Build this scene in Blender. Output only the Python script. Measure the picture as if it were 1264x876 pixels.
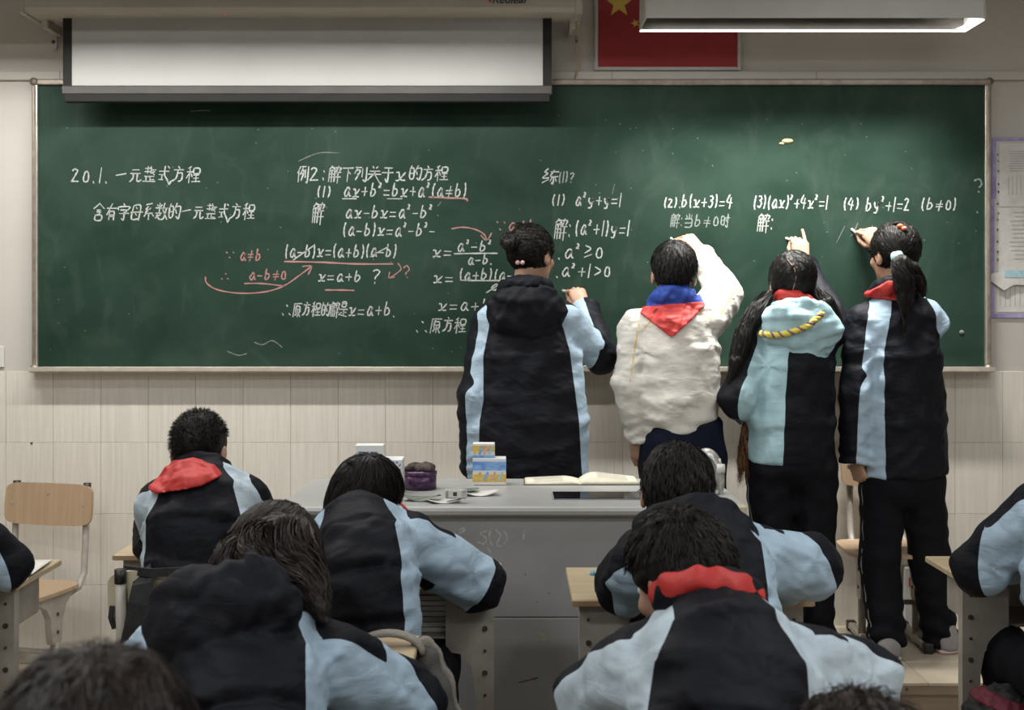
import bpy, math, random
import numpy as np
from mathutils import Vector, Matrix
random.seed(7); RNG = np.random.default_rng(7)
for o in list(bpy.data.objects): bpy.data.objects.remove(o)
C = bpy.context.scene.collection
sc = bpy.context.scene
# ---------------------------------------------------------------- camera
FPX = 1608.75; CX = 632.0; HY = 379.0; CAMZ = 1.5
cam_d = bpy.data.cameras.new('camera'); cam = bpy.data.objects.new('camera', cam_d); C.objects.link(cam)
cam.location = (0, 0, CAMZ); cam.rotation_euler = (math.pi/2, 0, 0)
cam_d.sensor_width = 36; cam_d.lens = FPX/1264*36; cam_d.shift_y = -(438-HY)/1264
cam_d.dof.use_dof = True; cam_d.dof.focus_distance = 4.0; cam_d.dof.aperture_fstop = 5.6
cam_d.clip_start = 0.05
sc.camera = cam
# ---------------------------------------------------------------- world, light, exposure
w = bpy.data.worlds.new('world'); sc.world = w; w.use_nodes = True
w.node_tree.nodes['Background'].inputs[0].default_value = (0.75, 0.85, 1.0, 1)
w.node_tree.nodes['Background'].inputs[1].default_value = 0.25
sc.view_settings.view_transform = 'Standard'; sc.view_settings.look = 'None'
sc.view_settings.gamma = 1; sc.view_settings.use_curve_mapping = False
sc.view_settings.exposure = 0.0
BOARD_LIGHT = 27.0; SCREEN_LIGHT = 25.0; CEIL_LIGHT = (10.0, 30.0, 30.0)

def W(px, py, Y):
    return np.array([(px-CX)*Y/FPX, Y, CAMZ-(py-HY)*Y/FPX], dtype=np.float64)
def S(Y): return FPX/Y
WY = 5.5                                           # front wall plane

# ---------------------------------------------------------------- materials
MATS = {}
def new_mat(name):
    m = bpy.data.materials.new(name); m.use_nodes = True
    nt = m.node_tree; b = nt.nodes['Principled BSDF']
    MATS[name] = m
    return m, nt, b
def N(nt, t, **kw):
    n = nt.nodes.new(t)
    for k, v in kw.items(): setattr(n, k, v)
    return n
def ramp(nt, stops):
    r = nt.nodes.new('ShaderNodeValToRGB'); e = r.color_ramp.elements
    e[0].position, e[0].color = stops[0][0], (*stops[0][1], 1)
    e[1].position, e[1].color = stops[-1][0], (*stops[-1][1], 1)
    for p, c in stops[1:-1]:
        x = e.new(p); x.color = (*c, 1)
    return r
def noise_mat(name, c1, c2, scale=(8, 8, 8), rough=0.6, bump=0.0, detail=4, metal=0.0, lo=.3, hi=.7, bscale=None, spec=0.5, rnd=0.0):
    m, nt, b = new_mat(name)
    tc = N(nt, 'ShaderNodeTexCoord'); mp = N(nt, 'ShaderNodeMapping'); mp.inputs['Scale'].default_value = scale
    nz = N(nt, 'ShaderNodeTexNoise'); nz.inputs['Scale'].default_value = 1; nz.inputs['Detail'].default_value = detail
    nt.links.new(tc.outputs['Object'], mp.inputs[0]); nt.links.new(mp.outputs[0], nz.inputs['Vector'])
    r = ramp(nt, [(lo, c1), (hi, c2)]); nt.links.new(nz.outputs[0], r.inputs[0])
    out = r.outputs[0]
    if rnd:
        oi = N(nt, 'ShaderNodeObjectInfo'); hs = N(nt, 'ShaderNodeHueSaturation')
        mr = N(nt, 'ShaderNodeMapRange'); mr.inputs[3].default_value = 1-rnd; mr.inputs[4].default_value = 1+rnd
        nt.links.new(oi.outputs['Random'], mr.inputs[0]); nt.links.new(mr.outputs[0], hs.inputs['Value'])
        nt.links.new(out, hs.inputs['Color']); out = hs.outputs[0]
        ad = N(nt, 'ShaderNodeVectorMath'); ad.operation = 'ADD'; sc3 = N(nt, 'ShaderNodeVectorMath'); sc3.operation = 'SCALE'
        sc3.inputs[3].default_value = 37; nt.links.new(oi.outputs['Random'], sc3.inputs[0]) ; nt.links.new(tc.outputs['Object'], ad.inputs[0]); nt.links.new(sc3.outputs[0], ad.inputs[1]); nt.links.new(ad.outputs[0], mp.inputs[0])
    nt.links.new(out, b.inputs['Base Color'])
    b.inputs['Roughness'].default_value = rough; b.inputs['Metallic'].default_value = metal
    b.inputs['Specular IOR Level'].default_value = spec
    if bump:
        n2 = nz
        if bscale:
            n2 = N(nt, 'ShaderNodeTexNoise'); n2.inputs['Scale'].default_value = bscale; n2.inputs['Detail'].default_value = 3
            nt.links.new(tc.outputs['Object'], n2.inputs['Vector'])
        bp = N(nt, 'ShaderNodeBump'); bp.inputs['Strength'].default_value = bump; bp.inputs['Distance'].default_value = 0.005
        nt.links.new(n2.outputs[0], bp.inputs['Height']); nt.links.new(bp.outputs[0], b.inputs['Normal'])
    return m
noise_mat('wall_paint', (.46,.43,.39), (.52,.49,.45), (1.5,1.5,1.5), .85, .05, bscale=120)
noise_mat('ceiling_paint', (.62,.60,.56), (.68,.66,.62), (1,1,1), .9)
noise_mat('wall_tile', (.60,.56,.495), (.69,.65,.585), (110,110,4), .32, .02, 5, rnd=.02)
noise_mat('grout', (.40,.37,.32), (.46,.43,.38), (20,20,20), .9)
noise_mat('floor_tile', (.33,.28,.21), (.42,.36,.28), (9,9,9), .3, .02, 6, rnd=.05)
noise_mat('riser', (.16,.12,.085), (.24,.19,.14), (5,5,14), .5)
noise_mat('frame_metal', (.21,.17,.14), (.30,.26,.22), (30,30,30), .45, 0, 4, .55)
noise_mat('bright_metal', (.62,.58,.50), (.80,.76,.68), (20,20,20), .3, 0, 4, .85)
noise_mat('tray_metal', (.50,.45,.38), (.66,.60,.52), (14,14,14), .35, 0, 4, .6)
noise_mat('screen_cloth', (.35,.35,.335), (.38,.38,.365), (3,3,3), .8)
noise_mat('screen_case', (.40,.37,.31), (.46,.43,.37), (3,3,30), .55)
noise_mat('black_cloth', (.003,.003,.003), (.006,.006,.005), (8,8,8), .8)
noise_mat('bar_grey', (.026,.023,.020), (.042,.037,.033), (9,9,9), .55)
noise_mat('black_plastic', (.008,.008,.008), (.014,.014,.014), (8,8,8), .45)
noise_mat('flag_red', (.24,.012,.016), (.28,.016,.02), (9,9,9), .65)
noise_mat('flag_yellow', (.50,.36,.06), (.56,.40,.07), (9,9,9), .6)
noise_mat('flag_frame', (.38,.37,.36), (.44,.43,.42), (9,9,9), .5)
noise_mat('fixture_white', (.50,.50,.48), (.56,.56,.54), (4,4,4), .5)
noise_mat('fixture_inner', (.045,.04,.035), (.07,.062,.055), (7,4,4), .4)
noise_mat('wood_board', (.36,.25,.155), (.44,.31,.20), (60,60,4), .45, .03, 5)
noise_mat('desk_wood', (.44,.34,.21), (.53,.42,.27), (5,70,5), .38, .02, 5)
noise_mat('desk_edge', (.32,.20,.10), (.46,.32,.18), (30,30,30), .5)
noise_mat('beige_board', (.44,.40,.28), (.52,.48,.35), (6,6,6), .45)
noise_mat('leg_metal', (.30,.27,.235), (.42,.385,.34), (14,14,14), .45, .05, 5)
noise_mat('steel_grey', (.30,.30,.30), (.345,.345,.345), (5,5,5), .42, 0, 5, .15)
noise_mat('steel_top', (.34,.34,.33), (.39,.39,.38), (6,6,6), .36, 0, 5, .1)
noise_mat('glass_black', (.005,.006,.007), (.009,.01,.012), (4,4,4), .06)
noise_mat('paper', (.58,.56,.52), (.66,.64,.60), (30,30,30), .8)
noise_mat('paper_cream', (.66,.61,.47), (.74,.69,.56), (30,30,30), .8)
noise_mat('paper_grey', (.50,.49,.46), (.60,.58,.55), (20,20,20), .8)
noise_mat('carton_white', (.66,.66,.65), (.72,.72,.71), (9,9,9), .55)
noise_mat('print_blue', (.08,.16,.36), (.12,.22,.44), (50,50,50), .6)
noise_mat('print_sky', (.10,.25,.62), (.30,.50,.80), (40,40,60), .5)
noise_mat('print_gold', (.55,.36,.06), (.75,.55,.14), (60,60,60), .5)
noise_mat('print_dark', (.03,.03,.035), (.06,.06,.07), (50,50,50), .6)
noise_mat('print_pink', (.60,.30,.26), (.72,.45,.38), (50,50,50), .6)
noise_mat('print_grey', (.34,.33,.34), (.44,.43,.44), (60,60,60), .8)
noise_mat('print_cyan', (.30,.50,.58), (.45,.60,.66), (50,50,50), .7)
noise_mat('tape_purple', (.25,.20,.42), (.42,.36,.58), (30,30,30), .6)
noise_mat('tin_purple', (.015,.012,.03), (.13,.045,.13), (90,90,50), .3, 0, 3, .3, .35, .7)
noise_mat('tin_stuff', (.03,.02,.02), (.10,.07,.06), (60,60,60), .8, .6, bscale=150)
noise_mat('leaflet_green', (.06,.08,.06), (.18,.20,.16), (40,40,40), .6)
noise_mat('chalk_white', (.30,.32,.30), (.55,.57,.54), (160,160,160), .9)
noise_mat('chalk_faint', (.16,.20,.175), (.32,.36,.33), (160,160,160), .9)
noise_mat('chalk_pink', (.30,.15,.14), (.42,.22,.20), (160,160,160), .9)
noise_mat('chalk_smudge', (.10,.11,.105), (.24,.25,.24), (160,160,160), .9)
noise_mat('scarf_red', (.42,.018,.016), (.50,.030,.024), (12,12,12), .6, .25, bscale=60)
noise_mat('collar_blue', (.015,.05,.30), (.02,.07,.36), (12,12,12), .7)
noise_mat('hair', (.005,.004,.0038), (.014,.011,.009), (60,60,9), .5, .2, bscale=90, spec=.22)
noise_mat('hair_brown', (.010,.0065,.005), (.026,.016,.012), (50,50,9), .48, .2, bscale=90, spec=.28)
noise_mat('lips', (.35,.13,.11), (.42,.17,.14), (20,20,20), .5)
noise_mat('eye_white', (.6,.58,.55), (.7,.68,.65), (20,20,20), .2)
noise_mat('iris', (.01,.006,.004), (.02,.012,.008), (20,20,20), .1)
noise_mat('shoe_grey', (.20,.19,.19), (.30,.28,.28), (20,20,20), .6)
noise_mat('shoe_sole', (.55,.42,.40), (.65,.50,.48), (20,20,20), .6)
noise_mat('shoe_pink', (.60,.34,.35), (.72,.50,.50), (60,60,60), .6)
noise_mat('hair_tie', (.30,.62,.60), (.45,.74,.70), (60,60,60), .6)
noise_mat('clip_orange', (.65,.10,.04), (.75,.2,.08), (60,60,60), .4)
noise_mat('glasses_red', (.55,.02,.02), (.6,.03,.03), (10,10,10), .3)
noise_mat('pen_blue', (.16,.42,.60), (.22,.50,.68), (10,10,10), .35)
noise_mat('bag_grey', (.055,.05,.045), (.10,.093,.085), (25,25,25), .8, .4, bscale=200)
noise_mat('bag_strap', (.20,.18,.15), (.27,.245,.21), (60,60,60), .8, .4, bscale=200)
noise_mat('bag_black', (.008,.008,.009), (.016,.016,.018), (25,25,25), .75, .4, bscale=100)
noise_mat('bag_maroon', (.10,.008,.02), (.14,.014,.028), (25,25,25), .7)
noise_mat('plastic_bag', (.50,.49,.46), (.72,.71,.68), (20,20,60), .4, .5)
noise_mat('knit_brown', (.05,.022,.01), (.20,.09,.03), (120,120,12), .9, .5, bscale=150)
noise_mat('device_silver', (.30,.30,.28), (.62,.62,.58), (50,30,30), .3, .3, 4, .35, .35, .65)
noise_mat('device_white', (.60,.58,.56), (.66,.64,.62), (8,8,8), .35)
noise_mat('eraser_blue', (.02,.05,.16), (.03,.07,.2), (30,30,30), .8)
noise_mat('switch_white', (.60,.58,.54), (.64,.62,.58), (5,5,5), .4)
noise_mat('bolt_dark', (.04,.03,.025), (.10,.08,.06), (90,90,90), .6, 0, 3, .4)
noise_mat('bolt_chrome', (.6,.6,.58), (.7,.7,.68), (9,9,9), .25, 0, 3, .9)
noise_mat('brass_yellow', (.42,.34,.16), (.5,.42,.22), (30,30,30), .6)

m, nt, b = new_mat('skin')
tc = N(nt, 'ShaderNodeTexCoord'); nz = N(nt, 'ShaderNodeTexNoise'); nz.inputs['Scale'].default_value = 25
nt.links.new(tc.outputs['Object'], nz.inputs[0]); r = ramp(nt, [(.3, (.38,.215,.14)), (.7, (.45,.265,.18))])
nt.links.new(nz.outputs[0], r.inputs[0]); nt.links.new(r.outputs[0], b.inputs['Base Color'])
b.inputs['Roughness'].default_value = .5; b.inputs['Subsurface Weight'].default_value = .08
b.inputs['Subsurface Radius'].default_value = (.012,.004,.002)
# board green: chalk dust haze is in the board itself
m, nt, b = new_mat('board_green')
tc = N(nt, 'ShaderNodeTexCoord')
mp = N(nt, 'ShaderNodeMapping'); mp.inputs['Scale'].default_value = (1.6, 1, 2.2); nt.links.new(tc.outputs['Object'], mp.inputs[0])
n1 = N(nt, 'ShaderNodeTexNoise'); n1.inputs['Scale'].default_value = 1.3; n1.inputs['Detail'].default_value = 7; n1.inputs['Distortion'].default_value = .8
nt.links.new(mp.outputs[0], n1.inputs[0])
mp2 = N(nt, 'ShaderNodeMapping'); mp2.inputs['Scale'].default_value = (3.0, 1, 1.5); mp2.inputs['Rotation'].default_value = (0, .5, 0); nt.links.new(tc.outputs['Object'], mp2.inputs[0])
n2 = N(nt, 'ShaderNodeTexNoise'); n2.inputs['Scale'].default_value = 1.5; n2.inputs['Detail'].default_value = 8; n2.inputs['Roughness'].default_value = .62; n2.inputs['Distortion'].default_value = 2.2
nt.links.new(mp2.outputs[0], n2.inputs[0])
n3 = N(nt, 'ShaderNodeTexNoise'); n3.inputs['Scale'].default_value = 170; nt.links.new(tc.outputs['Object'], n3.inputs[0])
r1 = ramp(nt, [(.30, (.013,.031,.021)), (.72, (.030,.056,.042))]); nt.links.new(n1.outputs[0], r1.inputs[0])
mx = N(nt, 'ShaderNodeMix'); mx.data_type = 'RGBA'; mx.inputs[7].default_value = (.075,.098,.083,1)
mr = N(nt, 'ShaderNodeMapRange'); mr.inputs[1].default_value = .52; mr.inputs[2].default_value = .85; mr.inputs[4].default_value = .35
nt.links.new(n2.outputs[0], mr.inputs[0]); nt.links.new(mr.outputs[0], mx.inputs[0]); nt.links.new(r1.outputs[0], mx.inputs[6])
nt.links.new(mx.outputs[2], b.inputs['Base Color'])
b.inputs['Roughness'].default_value = .5; b.inputs['Specular IOR Level'].default_value = .07
bp = N(nt, 'ShaderNodeBump'); bp.inputs['Strength'].default_value = .05; bp.inputs['Distance'].default_value = .002
nt.links.new(n3.outputs[0], bp.inputs['Height']); nt.links.new(bp.outputs[0], b.inputs['Normal'])
def emis(name, col, st):
    m, nt, b = new_mat(name); b.inputs['Base Color'].default_value = (*col, 1)
    b.inputs['Emission Color'].default_value = (*col, 1); b.inputs['Emission Strength'].default_value = st
    return m
emis('tube_and_lip_glow', (1, .98, .93), 4.0)
# two colour cloth: the float attribute 'panel' > 0 is the second colour (sewn panels)
def panel_mat(name, ca, cb, rough=.62, fold=.35, seam=(.3,.3,.3), seam_w=0.0):
    m, nt, b = new_mat(name)
    at = N(nt, 'ShaderNodeAttribute'); at.attribute_name = 'panel'
    gt = N(nt, 'ShaderNodeMath'); gt.operation = 'GREATER_THAN'; gt.inputs[1].default_value = 0
    nt.links.new(at.outputs['Fac'], gt.inputs[0])
    tc = N(nt, 'ShaderNodeTexCoord')
    nz = N(nt, 'ShaderNodeTexNoise'); nz.inputs['Scale'].default_value = 18; nz.inputs['Detail'].default_value = 4
    nt.links.new(tc.outputs['Object'], nz.inputs[0])
    mx = N(nt, 'ShaderNodeMix'); mx.data_type = 'RGBA'; mx.inputs[6].default_value = (*ca, 1); mx.inputs[7].default_value = (*cb, 1)
    nt.links.new(gt.outputs[0], mx.inputs[0])
    col = mx.outputs[2]
    if seam_w:
        ab = N(nt, 'ShaderNodeMath'); ab.operation = 'ABSOLUTE'; nt.links.new(at.outputs['Fac'], ab.inputs[0])
        lt = N(nt, 'ShaderNodeMath'); lt.operation = 'LESS_THAN'; lt.inputs[1].default_value = seam_w; nt.links.new(ab.outputs[0], lt.inputs[0])
        m2 = N(nt, 'ShaderNodeMix'); m2.data_type = 'RGBA'; m2.inputs[7].default_value = (*seam, 1)
        nt.links.new(lt.outputs[0], m2.inputs[0]); nt.links.new(col, m2.inputs[6]); col = m2.outputs[2]
    hs = N(nt, 'ShaderNodeHueSaturation'); mr = N(nt, 'ShaderNodeMapRange'); mr.inputs[1].default_value = .3; mr.inputs[2].default_value = .7
    mr.inputs[3].default_value = .9; mr.inputs[4].default_value = 1.1
    nt.links.new(nz.outputs[0], mr.inputs[0]); nt.links.new(mr.outputs[0], hs.inputs['Value']); nt.links.new(col, hs.inputs['Color'])
    nt.links.new(hs.outputs[0], b.inputs['Base Color'])
    b.inputs['Roughness'].default_value = rough; b.inputs['Specular IOR Level'].default_value = .12
    mp = N(nt, 'ShaderNodeMapping'); mp.inputs['Scale'].default_value = (9, 9, 22); mp.inputs['Rotation'].default_value = (.3, .6, .2)
    nt.links.new(tc.outputs['Object'], mp.inputs[0])
    nf = N(nt, 'ShaderNodeTexNoise'); nf.inputs['Scale'].default_value = 1.2; nf.inputs['Detail'].default_value = 5; nf.inputs['Distortion'].default_value = 1.2
    nt.links.new(mp.outputs[0], nf.inputs[0])
    bp = N(nt, 'ShaderNodeBump'); bp.inputs['Strength'].default_value = fold; bp.inputs['Distance'].default_value = .012
    nt.links.new(nf.outputs[0], bp.inputs['Height']); nt.links.new(bp.outputs[0], b.inputs['Normal'])
    return m
NAVY = (.0080,.0087,.0125); SKY = (.36,.47,.57)
panel_mat('uniform', NAVY, SKY)
panel_mat('uniform_pale', NAVY, (.44,.52,.58))
panel_mat('uniform_hood', NAVY, (.36,.53,.58))
panel_mat('sweatshirt', (.64,.61,.56), (.64,.61,.56), .75, .4, (.62,.44,.13), .0028)
panel_mat('trousers', (.006,.0065,.009), (.006,.0065,.009), .8, .25, (.36,.40,.46), .0030)
panel_mat('jeans', (.007,.010,.022), (.007,.010,.022), .8, .25, (.02,.05,.20), .0018)

# ---------------------------------------------------------------- object helpers
def mesh_obj(name, V, F, mats, parent=None, attr=None, smooth=True, fm=None):
    V = np.asarray(V, dtype=np.float64)
    if parent is not None: V = V - np.array(parent_world(parent))
    me = bpy.data.meshes.new(name)
    if isinstance(F, np.ndarray):
        k = F.shape[1]
        me.vertices.add(len(V)); me.vertices.foreach_set('co', V.astype(np.float32).ravel())
        me.loops.add(F.size); me.loops.foreach_set('vertex_index', F.astype(np.int32).ravel())
        me.polygons.add(len(F)); me.polygons.foreach_set('loop_start', np.arange(0, F.size, k, dtype=np.int32))
        me.update(calc_edges=True)
    else:
        me.from_pydata([tuple(v) for v in V], [], F); me.update()
    for m in (mats if isinstance(mats, (list, tuple)) else [mats]): me.materials.append(MATS[m])
    if fm is not None: me.polygons.foreach_set('material_index', np.asarray(fm, dtype=np.int32))
    me.polygons.foreach_set('use_smooth', [bool(smooth)]*len(me.polygons))
    if attr is not None:
        a = me.attributes.new('panel', 'FLOAT', 'POINT'); a.data.foreach_set('value', np.asarray(attr, dtype=np.float32))
    me.update()
    o = bpy.data.objects.new(name, me); C.objects.link(o)
    if parent is not None: o.parent = parent
    return o
def parent_world(o):
    p = Vector((0, 0, 0))
    while o is not None: p = p + o.location; o = o.parent
    return p
def tag(o, label=None, cat=None, group=None, kind=None):
    if label: o['label'] = label
    if cat: o['category'] = cat
    if group: o['group'] = group
    if kind: o['kind'] = kind
    return o
def thing(name, label, cat, loc, group=None):
    o = bpy.data.objects.new(name, None); C.objects.link(o); o.location = tuple(float(v) for v in loc); o.empty_display_size = .1
    return tag(o, label, cat, group)
class MB:
    def __init__(s): s.V = []; s.F = []; s.M = []
    def add(s, V, F, m=0):
        n = len(s.V); s.V += [tuple(map(float, v)) for v in V]; s.F += [tuple(i+n for i in f) for f in F]; s.M += [m]*len(F); return s
    def box(s, x0, x1, y0, y1, z0, z1, m=0, bev=0):
        if bev:
            # chamfered box: 24 verts
            b = bev; V = []; 
            for z, i in ((z0, b), (z0+b, 0), (z1-b, 0), (z1, b)):
                for (x, y) in ((x0+b, y0), (x1-b, y0), (x1, y0+b), (x1, y1-b), (x1-b, y1), (x0+b, y1), (x0, y1-b), (x0, y0+b)):
                    cx = min(max(x, x0+i), x1-i); cy = min(max(y, y0+i), y1-i); V.append((cx, cy, z))
            F = [tuple(range(7, -1, -1)), tuple(range(24, 32))]
            for l in range(3):
                for k in range(8):
                    a = l*8+k; c = l*8+(k+1) % 8; F.append((a, c, c+8, a+8))
            return s.add(V, F, m)
        V = [(x0,y0,z0),(x1,y0,z0),(x1,y1,z0),(x0,y1,z0),(x0,y0,z1),(x1,y0,z1),(x1,y1,z1),(x0,y1,z1)]
        return s.add(V, [(3,2,1,0),(4,5,6,7),(0,1,5,4),(1,2,6,5),(2,3,7,6),(3,0,4,7)], m)
    def tube(s, pts, r, n=10, m=0, cap=True, sx=1.0):
        pts = [Vector(tuple(map(float, p))) for p in pts]; R = r if isinstance(r, (list, tuple)) else [r]*len(pts)
        V = []; up = None
        for i, p in enumerate(pts):
            d = (pts[min(i+1, len(pts)-1)]-pts[max(i-1, 0)]).normalized()
            if up is None:
                up = Vector((0, 0, 1)) if abs(d.z) < .9 else Vector((1, 0, 0))
            a = d.cross(up).normalized(); c = a.cross(d).normalized(); up = c
            for k in range(n):
                t = 2*math.pi*k/n; V.append(p + a*math.cos(t)*R[i]*sx + c*math.sin(t)*R[i])
        F = []
        for i in range(len(pts)-1):
            for k in range(n):
                F.append((i*n+k, i*n+(k+1) % n, (i+1)*n+(k+1) % n, (i+1)*n+k))
        if cap: F += [tuple(range(n-1, -1, -1)), tuple(range((len(pts)-1)*n, len(pts)*n))]
        return s.add(V, F, m)
    def prism(s, poly, axis, a0, a1, m=0):
        # poly: list of 2D points; axis: extrusion axis
        def P(u, v, a): return {'x': (a, u, v), 'y': (u, a, v), 'z': (u, v, a)}[axis]
        n = len(poly); V = [P(u, v, a0) for u, v in poly]+[P(u, v, a1) for u, v in poly]
        F = [tuple(range(n)), tuple(range(2*n-1, n-1, -1))]+[(k, k+n, (k+1) % n+n, (k+1) % n) for k in range(n)]
        return s.add(V, F, m)
    def xf(s, rz=0, loc=(0, 0, 0), rx=0, ry=0):
        M = Matrix.Translation(loc) @ Matrix.Rotation(rz, 4, 'Z') @ Matrix.Rotation(ry, 4, 'Y') @ Matrix.Rotation(rx, 4, 'X')
        s.V = [tuple(M @ Vector(v)) for v in s.V]; return s
    def build(s, name, mats, parent=None, smooth=False):
        import bmesh
        o = mesh_obj(name, s.V, s.F, mats, None, fm=s.M, smooth=smooth)
        bm = bmesh.new(); bm.from_mesh(o.data); bmesh.ops.recalc_face_normals(bm, faces=bm.faces); bm.to_mesh(o.data); bm.free()
        if parent is not None: o.parent = parent          # MB parts are written in the parent's own frame
        return o
def struct(o): o['kind'] = 'structure'; return o
def copy_tree(o, parent=None):
    c = o.copy(); C.objects.link(c)
    if parent is not None: c.parent = parent
    for ch in list(o.children): copy_tree(ch, c)
    return c

# ---------------------------------------------------------------- setting
ROOMX = 3.3; BACKY = -2.6; CEILZ = 3.25
TS = (1.5-(458-HY)/292.5)
wall = struct(MB().box(-ROOMX, ROOMX, WY, WY+.2, 0, CEILZ).build('wall_front', 'wall_paint'))
for nm, bx in (('wall_left', (-ROOMX-.2, -ROOMX, BACKY, WY+.2, 0, CEILZ)), ('wall_right', (ROOMX, ROOMX+.2, BACKY, WY+.2, 0, CEILZ)),
               ('wall_back', (-ROOMX-.2, ROOMX+.2, BACKY-.2, BACKY, 0, CEILZ))):
    struct(MB().box(*bx).build(nm, 'wall_paint'))
struct(MB().box(-ROOMX-.2, ROOMX+.2, BACKY-.2, WY+.2, CEILZ, CEILZ+.1).build('ceiling', 'ceiling_paint'))
floor = struct(MB().box(-ROOMX-.2, ROOMX+.2, BACKY-.2, WY+.2, -.1, -.006).build('floor', 'grout'))
# wall tiles 200 x 300 mm
gb = struct(MB().box(-ROOMX, ROOMX, WY-.004, WY, 0, TS-.001).build('trim_1', 'grout', None)); gb.parent = wall
gb.name = 'tile_backing'; gb['kind'] = 'structure'
tile_me = None
def tile_obj(name, mb, mat, parent, loc, share):
    if share is None:
        o = mb().build(name, mat, parent); o.location = loc; return o, o.data
    o = bpy.data.objects.new(name, share); C.objects.link(o); o.parent = parent; o.location = loc; return o, share
share = None
x0 = -2.133-.2*5
for r_ in range(5):
    z1 = TS-.3*r_; hh = .3 if r_ < 4 else TS-1.2
    if r_ == 4: share = None
    x = x0
    while x < ROOMX-.05:
        wd = .2
        _, share = tile_obj('tile', lambda: MB().box(.0005, wd-.0005, -.0050, 0, -hh+.0005, -.0005, bev=.0008), 'wall_tile', wall, (x, WY-.0035, z1), share)
        x += .2
# floor tiles 600 mm
share = None
for i in range(11):
    for j in range(14):
        _, share = tile_obj('tile', lambda: MB().box(.001, .599, .001, .599, -.008, 0, bev=.002), 'floor_tile', floor, (-ROOMX+.6*i, WY-.6*(j+1)+.04, 0), share)
# platform
PX0, PX1, PY, PH = -1.15, 3.3, 4.66, .16
plat = struct(MB().box(PX0, PX1, PY+.012, WY-.01, 0, PH-.012).build('teaching_platform', 'riser'))
share = None
for i in range(15):
    for j in range(3):
        _, share = tile_obj('tile', lambda: MB().box(.0008, .2992, .0008, .2792, -.012, 0, bev=.0015), 'floor_tile', plat, (PX1-.3*(i+1)+.02-.033, WY-.01-.28*(j+1), PH), share)
nz_ = MB().box(PX0, PX1, PY-.006, PY+.012, PH-.045, PH-.002, bev=.003).build('edge_strip', 'riser', plat)
for q in range(12):
    MB().tube([(0,0,0),(0,-.004,0)], .005, 8).build('screw', 'bolt_dark', plat).location = (-.9+.36*q+.15, PY-.006, PH-.024)
struct(MB().box(-ROOMX, PX0, WY-.018, WY-.003, 0, .055, bev=.004).build('baseboard_front', 'leg_metal'))
# cable trunking above the board
tr = struct(MB().box(-ROOMX, ROOMX, WY-.022, WY, 2.455, 2.493, bev=.004).build('trim_1', 'wall_paint'))
for xx in (-1.9, .42, 1.26+.02):
    MB().box(xx-.0008, xx+.0008, WY-.0235, WY-.02, 2.456, 2.492).build('joint', 'bolt_dark', tr)

# ---------------------------------------------------------------- blackboard
bx0, bx1 = W(50, 0, WY)[0], W(1213, 0, WY)[0]; bz0, bz1 = W(0, 452, WY)[2], W(0, 106, WY)[2]
board = thing('blackboard', 'long green chalkboard covered with chalk algebra on the front wall', 'blackboard', (0, WY-.004, 1.1))
def bl(m): return m
BY = -.030
def pz(z): return z-1.1
MB().box(bx0, bx1, BY, 0, pz(bz0), pz(bz1)).build('writing_surface', 'board_green', board)
fw = .018
def bar(x0, x1, z0, z1, y0=-.048, mat='frame_metal', nm='frame_bar', bev=.004):
    return MB().box(x0, x1, y0, 0, pz(z0), pz(z1), bev=bev).build(nm, mat, board)
bar(bx0-fw, bx1+fw, bz1-.004, bz1+.02)
bar(bx0-fw, bx0-.003, bz0, bz1-.004); bar(bx1+.003, bx1+fw, bz0, bz1-.004)
bar(bx0-.003, bx0+.004, bz0, bz1-.004, -.044, 'bright_metal', 'metal_lip', .001); bar(bx1-.006, bx1+.003, bz0, bz1-.004, -.044, 'bright_metal', 'metal_lip', .001)
for sx in (bx0-fw+.008, bx1+fw-.008):
    for z in (bz1+.01, bz0-.008):
        MB().tube([(sx, -.05, pz(z)), (sx, 0, pz(z))], .017, 14).build('corner_cap', 'frame_metal', board, True)
# tray along the bottom
tp = [(-.0, pz(bz0)), (-.050, pz(bz0)), (-.052, pz(bz0)-.004), (-.085, pz(bz0)-.006), (-.088, pz(bz0)+.001), (-.092, pz(bz0)+.001), (-.093, pz(bz0)-.016), (-.06, pz(bz0)-.024), (0, pz(bz0)-.024)]
MB().prism(tp, 'x', bx0-fw, bx1+fw).build('chalk_tray', 'tray_metal', board)

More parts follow.
